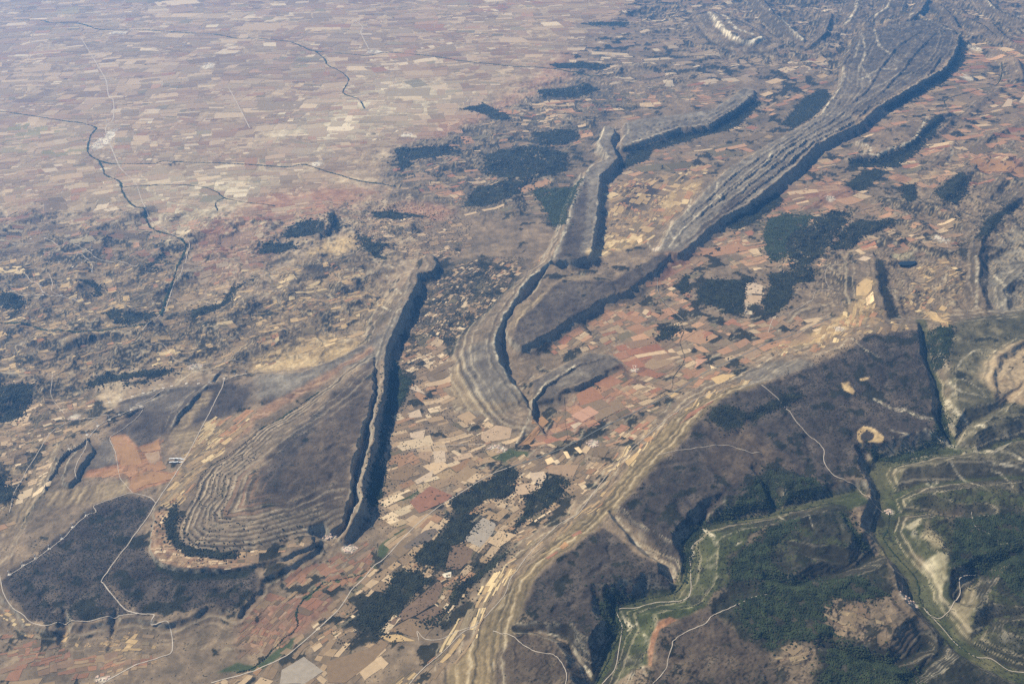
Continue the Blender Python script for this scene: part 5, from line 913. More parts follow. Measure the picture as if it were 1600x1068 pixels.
# bare land: surveyed cover colour, broken up by soil patches and by low bushes where the land is scrubby
M_LAND, nt, b = new_mat('land')
at = nt.nodes.new('ShaderNodeAttribute'); at.attribute_name = 'cover'
sa_ = nt.nodes.new('ShaderNodeAttribute'); sa_.attribute_name = 'scrub'
f1 = ramp(nt, noise_node(nt, 60, 5, 0.7).outputs['Fac'], 0.28, 0.72, 0.70, 1.30)
f2 = ramp(nt, noise_node(nt, 260, 4).outputs['Fac'], 0.3, 0.7, 0.78, 1.22)
base = scale_color(nt, scale_color(nt, at.outputs['Color'], f1), f2)
bn = noise_node(nt, 30, 2, 0.5); bm_ = noise_node(nt, 260, 2, 0.5)
lim = mathn(nt, 'SUBTRACT', 0.78, mathn(nt, 'MULTIPLY', sa_.outputs['Fac'], 0.36))
sp = mathn(nt, 'ADD', bn.outputs['Fac'], mathn(nt, 'MULTIPLY', mathn(nt, 'SUBTRACT', bm_.outputs['Fac'], 0.5), 0.35))
msk = nt.nodes.new('ShaderNodeMapRange'); nt.links.new(mathn(nt, 'SUBTRACT', sp, lim), msk.inputs[0]); msk.inputs[1].default_value = 0.0; msk.inputs[2].default_value = 0.05
out = mix_color(nt, mathn(nt, 'MULTIPLY', msk.outputs[0], 0.85), base, (0.022, 0.024, 0.016))
nt.links.new(out, b.inputs['Base Color'])

# ploughed, cut and fallow parcels
M_FIELD, nt, b = new_mat('field_soil')
at = nt.nodes.new('ShaderNodeAttribute'); at.attribute_name = 'cover'
f1 = ramp(nt, noise_node(nt, 70, 4, 0.6).outputs['Fac'], 0.25, 0.75, 0.86, 1.14)
nt.links.new(scale_color(nt, at.outputs['Color'], f1), b.inputs['Base Color'])

def leaf_mat(name, c1, c2, size=140):
    m, nt, b = new_mat(name, 0.9)
    n = noise_node(nt, size, 3)
    nt.links.new(mix_color(nt, ramp(nt, n.outputs['Fac'], 0.35, 0.65, 0, 1), c1, c2), b.inputs['Base Color'])
    return m
M_WOOD = leaf_mat('wood_canopy', (0.012, 0.015, 0.009), (0.042, 0.046, 0.024))
M_YOUNG = leaf_mat('young_canopy', (0.028, 0.040, 0.020), (0.048, 0.062, 0.030))
M_OAK = leaf_mat('oak_canopy', (0.014, 0.021, 0.009), (0.042, 0.056, 0.022))
M_BUSH = leaf_mat('bush_canopy', (0.014, 0.016, 0.010), (0.032, 0.034, 0.018))
M_RIVER = leaf_mat('river_canopy', (0.020, 0.034, 0.018), (0.040, 0.058, 0.028))
def plain_mat(name, c1, c2, size):
    m, nt, b = new_mat(name)
    nt.links.new(mix_color(nt, noise_node(nt, size, 3).outputs['Fac'], c1, c2), b.inputs['Base Color']); return m
M_ROAD = plain_mat('pale_road', (0.26, 0.21, 0.155), (0.60, 0.52, 0.41), 160)
M_ASPH = plain_mat('grey_road', (0.12, 0.125, 0.11), (0.17, 0.17, 0.15), 60)
M_WHITE = plain_mat('white_paint', (0.78, 0.78, 0.76), (0.84, 0.84, 0.82), 5)
M_PAD = plain_mat('gravel_pad', (0.55, 0.48, 0.38), (0.66, 0.58, 0.47), 12)
M_WALL = plain_mat('stone_wall', (0.60, 0.55, 0.47), (0.78, 0.73, 0.66), 9)
M_ROOF = plain_mat('clay_roof', (0.42, 0.28, 0.20), (0.60, 0.46, 0.36), 14)
M_WATER, nt, b = new_mat('pond_water', 0.08)
nt.links.new(mix_color(nt, noise_node(nt, 80).outputs['Fac'], (0.012, 0.022, 0.035), (0.02, 0.032, 0.045)), b.inputs['Base Color'])

# ---------------------------------------------------------------- the land
X, Y = grid_xy()
Z, SC, SA, LIFT, FID, HILLY, WX, WY = build_heights(X, Y, LAND)
X2, Y2, Z2 = X.reshape(NV, NU), Y.reshape(NV, NU), Z.reshape(NV, NU)
Zx = np.gradient(Z2, axis=1) / np.gradient(X2, axis=1)
dYv = np.gradient(Y2, axis=0)
Zy = (np.gradient(Z2, axis=0) - Zx * np.gradient(X2, axis=0)) / dYv
SLOPE = np.hypot(Zx, Zy).ravel()
NRM = np.stack([-Zx.ravel(), -Zy.ravel(), np.ones(X.size)], 1); NRM /= np.linalg.norm(NRM, axis=1)[:, None]

def grade(c): return np.clip(1.22 * np.asarray(c, float) ** 1.16 * np.array([1.03, 1.0, 0.89]), 0.008, 0.72)   # contrast stretch and blue cut put into the colours to offset the haze
C = lambda *v: np.array(v, float)
# real surface colours (albedo): dark, middle, light for each kind of ground; last value: how scrubby it is
CLASS = {
 'pinkplain': (C(.21,.155,.11), C(.29,.23,.165), C(.42,.35,.255), 0.05),
 'paleplain': (C(.26,.22,.16), C(.40,.35,.26), C(.52,.46,.36), 0.05),
 'redhills': (C(.20,.12,.085), C(.30,.19,.135), C(.38,.28,.20), 0.25),
 'ochrehills': (C(.085,.075,.052), C(.18,.14,.095), C(.34,.26,.165), 0.45),
 'ochre': (C(.28,.21,.12), C(.38,.29,.17), C(.50,.40,.25), 0.05),
 'heath': (C(.058,.049,.042), C(.088,.074,.064), C(.13,.11,.09), 0.45),
 'heathgrey': (C(.10,.088,.075), C(.14,.12,.10), C(.20,.175,.145), 0.35),
 'heathdark': (C(.050,.043,.038), C(.074,.063,.055), C(.12,.10,.085), 0.6),
 'heathbrown': (C(.060,.049,.040), C(.095,.076,.060), C(.15,.118,.088), 0.45),
 'dipgrey': (C(.12,.105,.09), C(.17,.15,.125), C(.25,.225,.19), 0.25),
 'darkhills': (C(.07,.062,.048), C(.13,.11,.083), C(.24,.19,.135), 0.5),
 'heathmix': (C(.065,.056,.047), C(.11,.094,.078), C(.19,.165,.135), 0.5),
 'mixwood': (C(.10,.085,.065), C(.18,.145,.105), C(.28,.22,.16), 0.4),
 'oliverock': (C(.06,.06,.038), C(.105,.098,.065), C(.22,.195,.135), 0.45),
 'redsoil': (C(.22,.125,.075), C(.29,.17,.105), C(.34,.22,.145), 0.1),
 'wood': (C(.02,.026,.018), C(.026,.034,.022), C(.035,.042,.028), 0.5),
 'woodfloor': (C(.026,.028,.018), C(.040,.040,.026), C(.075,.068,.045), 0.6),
 'wooddark': (C(.022,.028,.018), C(.034,.040,.024), C(.06,.060,.036), 0.6),
 'valley': (C(.12,.10,.075), C(.19,.15,.11), C(.27,.21,.15), 0.35),
 'redvalley': (C(.17,.10,.075), C(.25,.155,.11), C(.33,.215,.15), 0.2),
 'darkvalley': (C(.06,.055,.042), C(.085,.075,.055), C(.13,.11,.08), 0.7),
 'green': (C(.055,.070,.036), C(.072,.090,.046), C(.095,.110,.058), 0.05),
 'greenscrub': (C(.046,.056,.024), C(.066,.078,.034), C(.12,.122,.062), 0.40),
 'oliveslope': (C(.036,.046,.020), C(.062,.072,.032), C(.11,.112,.058), 0.5),
 'greygrass': (C(.15,.14,.115), C(.22,.20,.165), C(.30,.27,.22), 0.2),
 'rocktan': (C(.22,.17,.115), C(.30,.24,.165), C(.38,.31,.22), 0.25),
 'rockpale': (C(.13,.12,.075), C(.24,.21,.14), C(.38,.33,.23), 0.3),
 'rockwhite': (C(.24,.22,.15), C(.38,.35,.25), C(.52,.47,.36), 0.25),
 'yards': (C(.26,.23,.19), C(.48,.44,.38), C(.66,.62,.56), 0.5),
 'strata': (C(.12,.10,.08), C(.19,.165,.13), C(.30,.26,.20), 0.2),
 'strip_tan': (C(.13,.105,.075), C(.22,.175,.12), C(.32,.26,.175), 0.1),
 'strip_red': (C(.16,.105,.075), C(.25,.165,.11), C(.35,.26,.18), 0.1),
 'strip_ochre': (C(.10,.086,.056), C(.175,.14,.088), C(.32,.25,.155), 0.1),
}
PATCH_OF = {'darkhills': .66, 'mixwood': .66, 'heathmix': .5, 'oliverock': .52, 'pinkplain': .10, 'paleplain': .05, 'redhills': .25, 'ochrehills': .62, 'heath': .22, 'heathgrey': .15, 'heathdark': .66, 'heathbrown': .34, 'dipgrey': .06, 'valley': .60, 'redvalley': .22,
 'darkvalley': .62, 'greenscrub': .42, 'oliveslope': .70, 'wooddark': .95, 'wood': 1.0, 'woodfloor': .55, 'greygrass': .25, 'rocktan': .3, 'rockpale': .15}
n_big = fbm(X, Y, 900, 3, 101); n_mid = fbm(WX, WY, 190, 3, 107); n_str = fbm(SC, SC * 0 + 0.5 * n_big, 70, 3, 113)
n_edge = fbm(X, Y, 260, 3, 117); n_fine = fbm(X, Y, 75, 2, 119)
def class_color(name, sel):
    a, m, l, s = CLASS[name]
    t = 1.4 * n_big[sel] + 1.3 * n_mid[sel]
    if name.startswith('strip') or name == 'strata': t = 0.35 * t + 2.1 * n_str[sel]
    t = np.clip(t, -1, 1)[:, None]
    return np.where(t > 0, m + (l - m) * t, m + (m - a) * t), s
allsel = np.arange(X.size)
COLR, _s = class_color('valley', allsel); SCRUB = np.full(X.size, _s); PATCHY = np.full(X.size, 0.45)
plainsel = np.nonzero(inside(PLAINPOLY, X, Y))[0]
COLR[plainsel], _s = class_color('pinkplain', plainsel); SCRUB[plainsel] = _s; PATCHY[plainsel] = 0.12
def lay(name, P, soft):
    P = np.asarray(P, float)
    sel = box_sel(P, X, Y, soft * 2 + 60)
    if not len(sel): return
    s = poly_sd(P, WX[sel] * 0.5 + X[sel] * 0.5, WY[sel] * 0.5 + Y[sel] * 0.5) + n_edge[sel] * soft * 1.3
    w = sstep(-soft, soft, s)
    k = w > 0; sel = sel[k]; w = w[k]
    c, sc = class_color(name, sel)
    COLR[sel] = COLR[sel] * (1 - w[:, None]) + c * w[:, None]
    SCRUB[sel] = SCRUB[sel] * (1 - w) + sc * w
    PATCHY[sel] = PATCHY[sel] * (1 - w) + PATCH_OF.get(name, 0.0) * w
for nm, P, soft in COVER: lay(nm, P, soft)
# damp valley floors of the canyons
for it in LAND['valley']:
    if it['w0'] < 30 or it['w0'] > 120: continue
    P = np.asarray(it['p'], float); sel = box_sel(P, X, Y, 400)
    d, s_, p_ = seg_dist(P, WX[sel], WY[sel]); w = 1 - sstep(it['w0'] * 1.0 + 20, it['w0'] * 1.5 + 70, d + 60 * n_edge[sel]); k = w > 0; sel = sel[k]; w = w[k] * 0.85
    c, sc = class_color('greenscrub', sel)
    COLR[sel] = COLR[sel] * (1 - w[:, None]) + c * w[:, None]; SCRUB[sel] = SCRUB[sel] * (1 - w) + 0.6 * w; PATCHY[sel] = PATCHY[sel] * (1 - w) + 0.5 * w
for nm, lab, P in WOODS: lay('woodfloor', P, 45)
for lab, c, hx, hy, n in VILLAGES:
    aa = np.arange(12) * 0.5236; lay('yards', np.stack([c[0] + 0.9 * hx * np.cos(aa), c[1] + 0.9 * hy * np.sin(aa)], 1), 30)
# copses and scrub patches: cover and canopy height together
PN = fbm(WX, WY, 420, 5, 131, 0.6) + 0.8 * (np.minimum(SLOPE, 0.5) - 0.12) * (HILLY > 20) + 0.35 * fbm(X, Y, 2600, 2, 137)
PATCH = np.zeros(X.size)
for lim_, lo_ in ((PATCHY, 0),):
    PATCH = sstep(0.0, 0.035, PN - (0.62 - 0.75 * lim_)) * (lim_ > 0.02)
PATCH *= 1 - sstep(0.5, 0.9, SA * (LIFT > 60))
COLR = COLR * (1 - 0.9 * PATCH[:, None]) + (C(.024,.027,.017) + 0.010 * n_mid[:, None]) * 0.9 * PATCH[:, None]
Z = Z + 6.0 * PATCH * (1 + 0.6 * fbm(X, Y, 40, 1, 139))
# dissected slopes of the hill country: scrub on the steep faces
hs = np.clip(HILLY / 90, 0, 1) * sstep(0.12, 0.30, SLOPE + 0.10 * n_mid) * 0.6
COLR = COLR * (1 - hs[:, None]) + (C(.062,.055,.042) + 0.03 * n_mid[:, None]) * hs[:, None]; SCRUB = np.maximum(SCRUB, 0.6 * hs)
# bedding: pale ledges and dark brushy treads where strata crop out
bw = np.clip(SA, 0, 1) * sstep(0.10, 0.36, n_str + 0.22 * n_mid)
COLR = COLR * (1 - 0.7 * bw[:, None]) + C(.36,.315,.24) * 0.7 * bw[:, None]
bd = np.clip(SA, 0, 1) * sstep(0.10, 0.36, -n_str + 0.22 * n_mid)
COLR = COLR * (1 - 0.62 * bd[:, None]) + C(.052,.048,.038) * 0.62 * bd[:, None]
# level ledges of the eroded hills, pale where the bed breaks through
hm = (HILLY > 25) & (LIFT < 20); frh = (((SC - 4000) / 3.2 + 200) / 15.0) % 1.0
wv = hm * sstep(0.05, 0.14, SLOPE) * np.clip(HILLY / 70, 0, 1) * np.clip(0.7 + 1.2 * n_edge, 0, 1)
for m_, c_ in ((wv * sstep(0.70, 0.78, frh) * 0.7, C(.36,.29,.195)), (wv * (1 - sstep(0.22, 0.34, frh)) * 0.5, C(.05,.046,.034))):
    COLR = COLR * (1 - m_[:, None]) + c_ * m_[:, None]
# the concentric ledges and soil arcs of the teardrop hill
bl = LAND['bowl'][0]; sel = box_sel(bl['p'], X, Y, 0); sel = sel[inside(bl['p'], WX[sel], WY[sel])]
d_, s_, p_ = seg_dist(smooth_line(bl['line'], 4), WX[sel], WY[sel]); p_ = p_ / 4; fr = (d_ / bl['step']) % 1.0
reach = np.interp(p_, [0, 2, 4, 6, 8, 11, 14, 16, 18, 19], [90, 200, 380, 640, 800, 800, 760, 640, 480, 300])
am = sstep(-0.25, 0.2, 1.0 - d_ / reach + 0.5 * n_big[sel]) * np.clip(0.85 + 1.1 * n_edge[sel], 0.25, 1)
ris = am * sstep(0.64, 0.72, fr) * (1 - sstep(0.93, 1.0, fr)) * (0.9 + 0.6 * n_mid[sel]); tr = am * sstep(0.0, 0.1, fr) * (1 - sstep(0.32, 0.42, fr))
for m_, c_ in ((np.clip(tr, 0, 1) * 0.72, C(.040,.037,.029)), (np.clip(ris * (0.75 + 0.9 * n_fine[sel]), 0, 1) * 0.78, C(.34,.295,.23))):
    COLR[sel] = COLR[sel] * (1 - m_[:, None]) + c_ * m_[:, None]
low = sstep(4.5, 6.5, p_) * (1 - sstep(14.5, 16.5, p_))
for a_, w_, k_ in ((640, 34, 0.8), (790, 26, 0.9), (930, 24, 0.8), (1080, 16, 0.5)):
    m_ = k_ * low * (1 - sstep(w_ * 0.6, w_, np.abs(d_ - a_ - 40 * n_edge[sel])))
    COLR[sel] = COLR[sel] * (1 - m_[:, None]) + C(.20,.135,.095) * m_[:, None]; SCRUB[sel] *= 1 - m_
# bare limestone on the steepest ground
st = sstep(0.75, 1.25, SLOPE + 0.35 * n_mid) * np.clip(LIFT / 50, 0, 1)
COLR = COLR * (1 - 0.7 * st[:, None]) + C(.27,.25,.21) * 0.7 * st[:, None]
for P, w, k in ROCK:
    P = smooth_line(P, 3); sel = box_sel(P, X, Y, w * 2 + 80)
    if not len(sel): continue
    d, s_, p_ = seg_dist(P, WX[sel] * 0.35 + X[sel] * 0.65, WY[sel] * 0.35 + Y[sel] * 0.65)
    m = k * (1 - sstep(w * 0.3, w, d + w * 1.1 * n_mid[sel])) * (0.7 + 1.1 * n_edge[sel] + 0.5 * n_mid[sel])
    m = np.clip(m * (0.35 + 0.85 * sstep(-0.12, 0.1, n_fine[sel])), 0, 1)[:, None]
    COLR[sel] = COLR[sel] * (1 - m) + (C(.62,.58,.50) if w >= 90 else C(.46,.42,.34)) * m
    SCRUB[sel] *= 1 - 0.6 * m[:, 0]
COLR = grade(np.clip(COLR, 0.012, 0.75))
G = Ground(Z)

REGION = {0: ('valley_floor', 'broad valley floor of fields and lanes between the limestone ridges'),
          8: ('plain', 'wide pink and tan farming plain reaching to the hazy top of the view'),
          1: ('teardrop_hill', 'teardrop shaped synclinal hill with stepped ledges and a long shaded cliff'),
          2: ('table_hill', 'dark heath table with red fields and promontories below the turbines'),
          3: ('hooked_ridge', 'limestone ridge curling round to a rounded nose in mid valley'),
          4: ('long_ridge', 'long grey ridge running away to the upper right with a sharp shaded crest'),
          5: ('short_ridge', 'short grey ridge tapering to a rounded head behind the hooked ridge'),
          6: ('canyon_plateau', 'dark plateau cut by green canyons in the lower right'),
          7: ('distant_hills', 'pale cliffed hills and spurs in the hazy upper right')}
rid = np.where(LIFT > 14, FID, np.where(inside(PLAINPOLY, X, Y), 8, 0))
i0 = (np.arange(NV - 1)[:, None] * NU + np.arange(NU - 1)[None, :]).ravel()
quads = np.stack([i0, i0 + 1, i0 + NU + 1, i0 + NU], 1)
qid = rid[i0]
GROUND = {}
for k, (nm, lab) in REGION.items():
    q = quads[qid == k]
    u, inv = np.unique(q, return_inverse=True)
    me = mesh_np(nm, np.stack([X[u], Y[u], Z[u]], 1), inv.reshape(-1, 4), M_LAND, True, COLR[u], {'scrub': SCRUB[u]})
    me.normals_split_custom_set_from_vertices(NRM[u])
    GROUND[k] = tag(link(nm, me), lab, 'terrain', kind='structure')

# ---------------------------------------------------------------- fields: parcels cut by repeated halving, draped on the land
PAL = {
 'plain': [((.23,.145,.105),3),((.28,.19,.14),3),((.21,.16,.115),3),((.36,.275,.20),3),((.46,.37,.27),2),((.58,.50,.40),1.2),((.17,.125,.10),2),((.14,.14,.095),0.8),((.24,.195,.14),3),((.29,.145,.10),1)],
 'redplain': [((.25,.13,.095),3),((.32,.17,.115),2),((.20,.15,.115),3),((.33,.27,.20),2),((.44,.38,.28),1),((.15,.12,.095),2)],
 'ochre': [((.40,.30,.175),3),((.30,.22,.135),3),((.50,.40,.25),1.5),((.22,.165,.11),3),((.17,.14,.095),2),((.34,.20,.12),1)],
 'tan': [((.33,.245,.16),3),((.25,.185,.125),3),((.44,.34,.235),2.5),((.19,.145,.10),2.5),((.30,.19,.12),1.2),((.54,.44,.32),1),((.13,.115,.075),1)],
 'red': [((.23,.13,.09),3),((.28,.16,.105),2),((.20,.14,.10),3),((.27,.20,.13),3),((.13,.105,.075),1.5)],
 'greenplain': [((.13,.16,.085),3),((.20,.215,.11),2),((.26,.19,.14),2),((.40,.32,.23),2),((.24,.15,.11),1)],
 'orange': [((.33,.20,.13),2.5),((.40,.26,.17),2),((.25,.18,.125),3),((.19,.15,.105),3),((.46,.36,.25),2),((.29,.15,.10),1),((.14,.125,.085),1.5),((.32,.245,.165),2)],
 'far': [((.30,.24,.18),3),((.24,.18,.135),3),((.42,.35,.27),2),((.19,.155,.12),2),((.52,.45,.36),1)],
 'pale': [((.46,.40,.31),2),((.36,.31,.25),2),((.28,.24,.19),1)],
 'stubble': [((.26,.205,.135),3),((.30,.24,.16),2),((.22,.17,.115),2),((.19,.14,.10),1)],
 'redtable': [((.28,.17,.095),3),((.32,.20,.12),3),((.24,.15,.09),2),((.20,.145,.10),1)],
}
WOODMASK = np.zeros(X.size, bool)
for nm, lab, P in WOODS:
    sel = box_sel(P, X, Y, 30); WOODMASK[sel] |= inside(P, X[sel], Y[sel])
for nm, lab, P, w in BELTS:
    P = np.asarray(P, float); sel = box_sel(P, X, Y, w * 1.5); d, _a, _b = seg_dist(P, X[sel], Y[sel]); WOODMASK[sel] |= d < w * 1.2
for cn, P in BIG_FIELDS:
    sel = box_sel(P, X, Y, 30); WOODMASK[sel] |= inside(P, X[sel], Y[sel])
for lab, c, hx, hy, n in VILLAGES: WOODMASK |= ((X - c[0]) / (1.15 * hx)) ** 2 + ((Y - c[1]) / (1.15 * hy)) ** 2 < 1
WM2 = WOODMASK.reshape(NV, NU).astype(float); SL2 = SLOPE.reshape(NV, NU); PT2 = PATCH.reshape(NV, NU); LF2 = LIFT.reshape(NV, NU); CL3 = COLR.reshape(NV, NU, 3)

NX_, NY_ = 4, 3
_SX, _SY = [a.ravel()[None] for a in np.meshgrid(np.linspace(0, 1, NX_ + 1), np.linspace(0, 1, NY_ + 1))]
_j = (np.arange(NY_)[:, None] * (NX_ + 1) + np.arange(NX_)[None]).ravel()
fq = np.stack([_j, _j + 1, _j + NX_ + 2, _j + NX_ + 1], 1)
def parcels(P, ang, cell, keep, pal, lowland=False):
    """patches of parcels, each patch with its own lie of the land; straight cuts, uneven corners"""
    P = np.asarray(P, float); lo, hi = P.min(0), P.max(0)
    ws = np.array([w for c, w in PAL[pal]], float); ws /= ws.sum(); cs = np.array([c for c, w in PAL[pal]])
    seeds = []; yy = lo[1]
    while yy < hi[1]:
        g = min(max(yy / 17000.0, 0.9), 2.3 if pal == 'plain' else 1.7); S = cell[0] * 3.1 * g
        for xx in np.arange(lo[0], hi[0] + S, S): seeds.append((xx + random.uniform(-.45, .45) * S, yy + random.uniform(-.45, .45) * S, S, g))
        yy += S
    sd = np.array(seeds)
    sd = sd[inside(P, sd[:, 0], sd[:, 1]) | (seg_dist(P, sd[:, 0], sd[:, 1], True)[0] < sd[:, 2] * 0.8)]
    VV, CC = [], []
    for si, (x0s, y0s, S, g) in enumerate(sd):
        near = sd[np.hypot(sd[:, 0] - x0s, sd[:, 1] - y0s) < 3.2 * S]
        a = math.radians(ang + random.gauss(0, 7) + 24 * float(fbm(np.array([x0s]), np.array([y0s]), 5000, 2, 231)[0])); ca, sa2 = math.cos(a), math.sin(a); shear = random.gauss(0, 0.14)
        R0 = S * 0.95
        stack = [(-R0, -R0, R0, R0)]; leaves = []
        big = random.choice((0.55, 0.75, 0.9, 1.0, 1.2, 1.6))
        while stack:
            x0, y0, x1, y1 = stack.pop(); w, h = x1 - x0, y1 - y0
            tx, ty = cell[0] * g * big * random.uniform(0.45, 2.2), cell[1] * g * big * random.uniform(0.45, 2.2)
            if w / tx > h / ty and w > 1.3 * tx:
                s = x0 + w * random.uniform(0.3, 0.7); stack += [(x0, y0, s, y1), (s, y0, x1, y1)]
            elif h > 1.3 * ty:
                s = y0 + h * random.uniform(0.3, 0.7); stack += [(x0, y0, x1, s), (x0, s, x1, y1)]
            else: leaves.append((x0, y0, x1, y1))
        R = np.array(leaves); n = len(R)
        cx, cy = (R[:, 0] + R[:, 2]) / 2, (R[:, 1] + R[:, 3]) / 2; cx = cx + shear * cy
        gx, gy = cx * ca - cy * sa2 + x0s, cx * sa2 + cy * ca + y0s
        d0 = np.hypot(gx - x0s, gy - y0s)
        dn = np.min(np.hypot(gx[:, None] - near[None, :, 0], gy[:, None] - near[None, :, 1]), 1)
        ok = inside(P, gx, gy) & (d0 <= dn + 0.5) & (rng.random(n) < keep)
        ok &= (G.sample(WM2, gx, gy) < 0.5) & (G.sample(SL2, gx, gy) < 0.40) & (G.sample(PT2, gx, gy) < 0.4)
        if lowland: ok &= G.sample(LF2, gx, gy) < 22
        if not ok.any(): continue
        R = R[ok]; n = len(R)
        gap = np.minimum(3.0, 0.03 * np.minimum(R[:, 2] - R[:, 0], R[:, 3] - R[:, 1]))[:, None]
        lx = R[:, 0:1] + gap + (R[:, 2:3] - R[:, 0:1] - 2 * gap) * np.array([[0, 1, 1, 0]])
        ly = R[:, 1:2] + gap + (R[:, 3:4] - R[:, 1:2] - 2 * gap) * np.array([[0, 0, 1, 1]])
        sz = np.minimum(R[:, 2] - R[:, 0], R[:, 3] - R[:, 1])[:, None]
        lx = lx + rng.normal(0, 0.07, lx.shape) * sz; ly = ly + rng.normal(0, 0.07, ly.shape) * sz
        W4 = [(1 - _SX) * (1 - _SY), _SX * (1 - _SY), _SX * _SY, (1 - _SX) * _SY]
        lx = sum(W4[k] * lx[:, k:k + 1] for k in range(4)); ly = sum(W4[k] * ly[:, k:k + 1] for k in range(4)); lx = lx + shear * ly
        px = lx * ca - ly * sa2 + x0s; py = lx * sa2 + ly * ca + y0s
        am = 0.35 * cell[0]
        px = px + am * fbm(px, py, cell[0] * 3.5, 3, 211); py = py + am * fbm(px, py, cell[0] * 3.5, 3, 221)
        pz = G.z(px.ravel(), py.ravel()).reshape(px.shape) + 1.2 + py * 7e-5 + 0.9 * (si % 5) / 5.0 + rng.random((n, 1)) * 0.25
        main = rng.choice(len(ws), p=ws)
        ci = np.where(rng.random(n) < 0.38, main, rng.choice(len(ws), n, p=ws))
        bg = G.sample3(CL3, gx[ok], gy[ok])
        c = cs[ci] * rng.uniform(0.85, 1.15, (n, 1))
        k = 0.52 if pal in ('plain', 'redplain', 'greenplain') else 0.2
        c = grade(c) * (1 - k) + bg * k
        VV.append(np.stack([px, py, pz], 2)); CC.append(c)
    if not VV: return None
    return np.concatenate(VV), np.concatenate(CC)

ZONE_PARENT = {'plain': 8, 'hills': 8, 'valley': 0, 'slope': 6, 'table': 2}
BIGCOL = {'palegrey': (.30,.265,.23), 'brown': (.165,.12,.088), 'greybrown': (.15,.125,.105), 'tanbrown': (.21,.155,.105), 'ochre': (.40,.30,.175), 'white': (.55,.50,.42), 'pale': (.42,.34,.265),
 'palet': (.38,.29,.21), 'tan': (.30,.22,.155), 'redbrown': (.24,.135,.095), 'bright': (.60,.47,.31), 'pink': (.40,.255,.19), 'red': (.28,.16,.105), 'orange': (.30,.19,.11)}
allp = []
# the larger single fields, each with its own outline
for cn, P in BIG_FIELDS:
    P = np.asarray(P, float); n = len(P); c = P.mean(0); rings = []
    E = np.concatenate([P[i] + (P[(i + 1) % n] - P[i]) * np.linspace(0, 1, 4, endpoint=False)[:, None] for i in range(n)])
    E = E + 7 * np.stack([fbm(E[:, 0], E[:, 1], 90, 2, 251), fbm(E[:, 0], E[:, 1], 90, 2, 257)], 1)
    for f in (1.0, 0.66, 0.33): rings.append(c + (E - c) * f)
    V = np.concatenate(rings + [c[None]]); m = len(E)
    i = np.arange(m); j = (i + 1) % m
    F3 = np.concatenate([np.stack([i + o, j + o, j + o + m], 1) for o in (0, m)] + [np.stack([i + o, j + o + m, i + o + m], 1) for o in (0, m)] + [np.stack([i + 2 * m, j + 2 * m, 0 * i + 3 * m], 1)])
    V3 = np.c_[V, G.z(V[:, 0], V[:, 1]) + 2.4 + V[:, 1] * 7e-5]
    zr = rid[np.argmin(np.hypot(X - c[0], Y - c[1]))]
    me = mesh_np('field', V3, F3, M_FIELD, True, np.repeat(grade(BIGCOL[cn])[None], len(V3), 0))
    link('field', me, GROUND[int(zr)])
for zi, (zn, P, ang, cell, keep, pal) in enumerate(FIELD_ZONES):
    r = parcels(P, ang, cell, keep, pal, zn in ('valley', 'plain'))
    if r is None: continue
    V, col = r
    allp += [(V[i], col[i], ZONE_PARENT[zn]) for i in range(len(V))]
def shown(p):
    c = p[0].mean(0); t = c[1] * CP + CAM_H * SP; u = c[0] / t; v = (c[1] / t - CP) / SP
    if abs(u) > 0.53 or abs(v) > 0.35: return 0
    e1 = p[0][4] - p[0][0]; e2 = p[0][15] - p[0][0]
    return abs(e1[0] * e2[1] - e1[1] * e2[0]) * CAM_H / t ** 3
order = sorted(range(len(allp)), key=lambda i: -shown(allp[i]))
single = set(order[:240])
for i in order[:240]:
    V, c, k = allp[i]
    me = mesh_np('field', V, fq, M_FIELD, True, np.repeat(c[None], len(V), 0))
    link('field', me, GROUND[k])
for k in set(p[2] for p in allp):
    rest = [allp[i] for i in range(len(allp)) if i not in single and allp[i][2] == k]
    if not rest: continue
    V = np.concatenate([p[0] for p in rest]); n = len(rest)
    Fc = (fq[None] + 20 * np.arange(n)[:, None, None]).reshape(-1, 4)
    cc = np.repeat(np.array([p[1] for p in rest]), 20, 0)
    o = link('field_mosaic', mesh_np('field_mosaic', V, Fc, M_FIELD, True, cc), GROUND[k]); o['kind'] = 'stuff'
print('parcels', len(allp))

# ---------------------------------------------------------------- roads and tracks
def resample(P, step):
    P = np.asarray(P, float); d = np.r_[0, np.cumsum(np.hypot(*np.diff(P, axis=0).T))]
    s = np.linspace(0, d[-1], max(2, int(d[-1] / step)))
    return np.stack([np.interp(s, d, P[:, 0]), np.interp(s, d, P[:, 1])], 1)
def ribbon(name, label, P, w, mat, up=3.0):
    L = resample(smooth_line(P, 4), 22.0)
    L += 5.0 * np.stack([fbm(L[:, 0], L[:, 1], 260, 2, 301), fbm(L[:, 0], L[:, 1], 260, 2, 307)], 1)
    T = np.gradient(L, axis=0); T /= np.linalg.norm(T, axis=1)[:, None] + 1e-9
    Nn = np.stack([-T[:, 1], T[:, 0]], 1); n = len(L)
    ww = (w * 0.5 * (1 + 0.25 * fbm(L[:, 0], L[:, 1], 120, 2, 311)))[:, None]
    A, B = L + Nn * ww, L - Nn * ww
    za = G.z(A[:, 0], A[:, 1]); zb = G.z(B[:, 0], B[:, 1]); zm = np.maximum(za, zb) + up + L[:, 1] * 7e-5
    V = np.concatenate([np.c_[A, zm], np.c_[B, zm]])
    i = np.arange(n - 1); Fc = np.stack([i, i + n, i + n + 1, i + 1], 1)
    return tag(link(name, mesh_np(name, V, Fc, mat, True)), label, name, kind='structure')
for nm, lab, P, w in ROADS: ribbon(nm, lab, P, w, M_ASPH if 'grey green' in lab else M_ROAD)

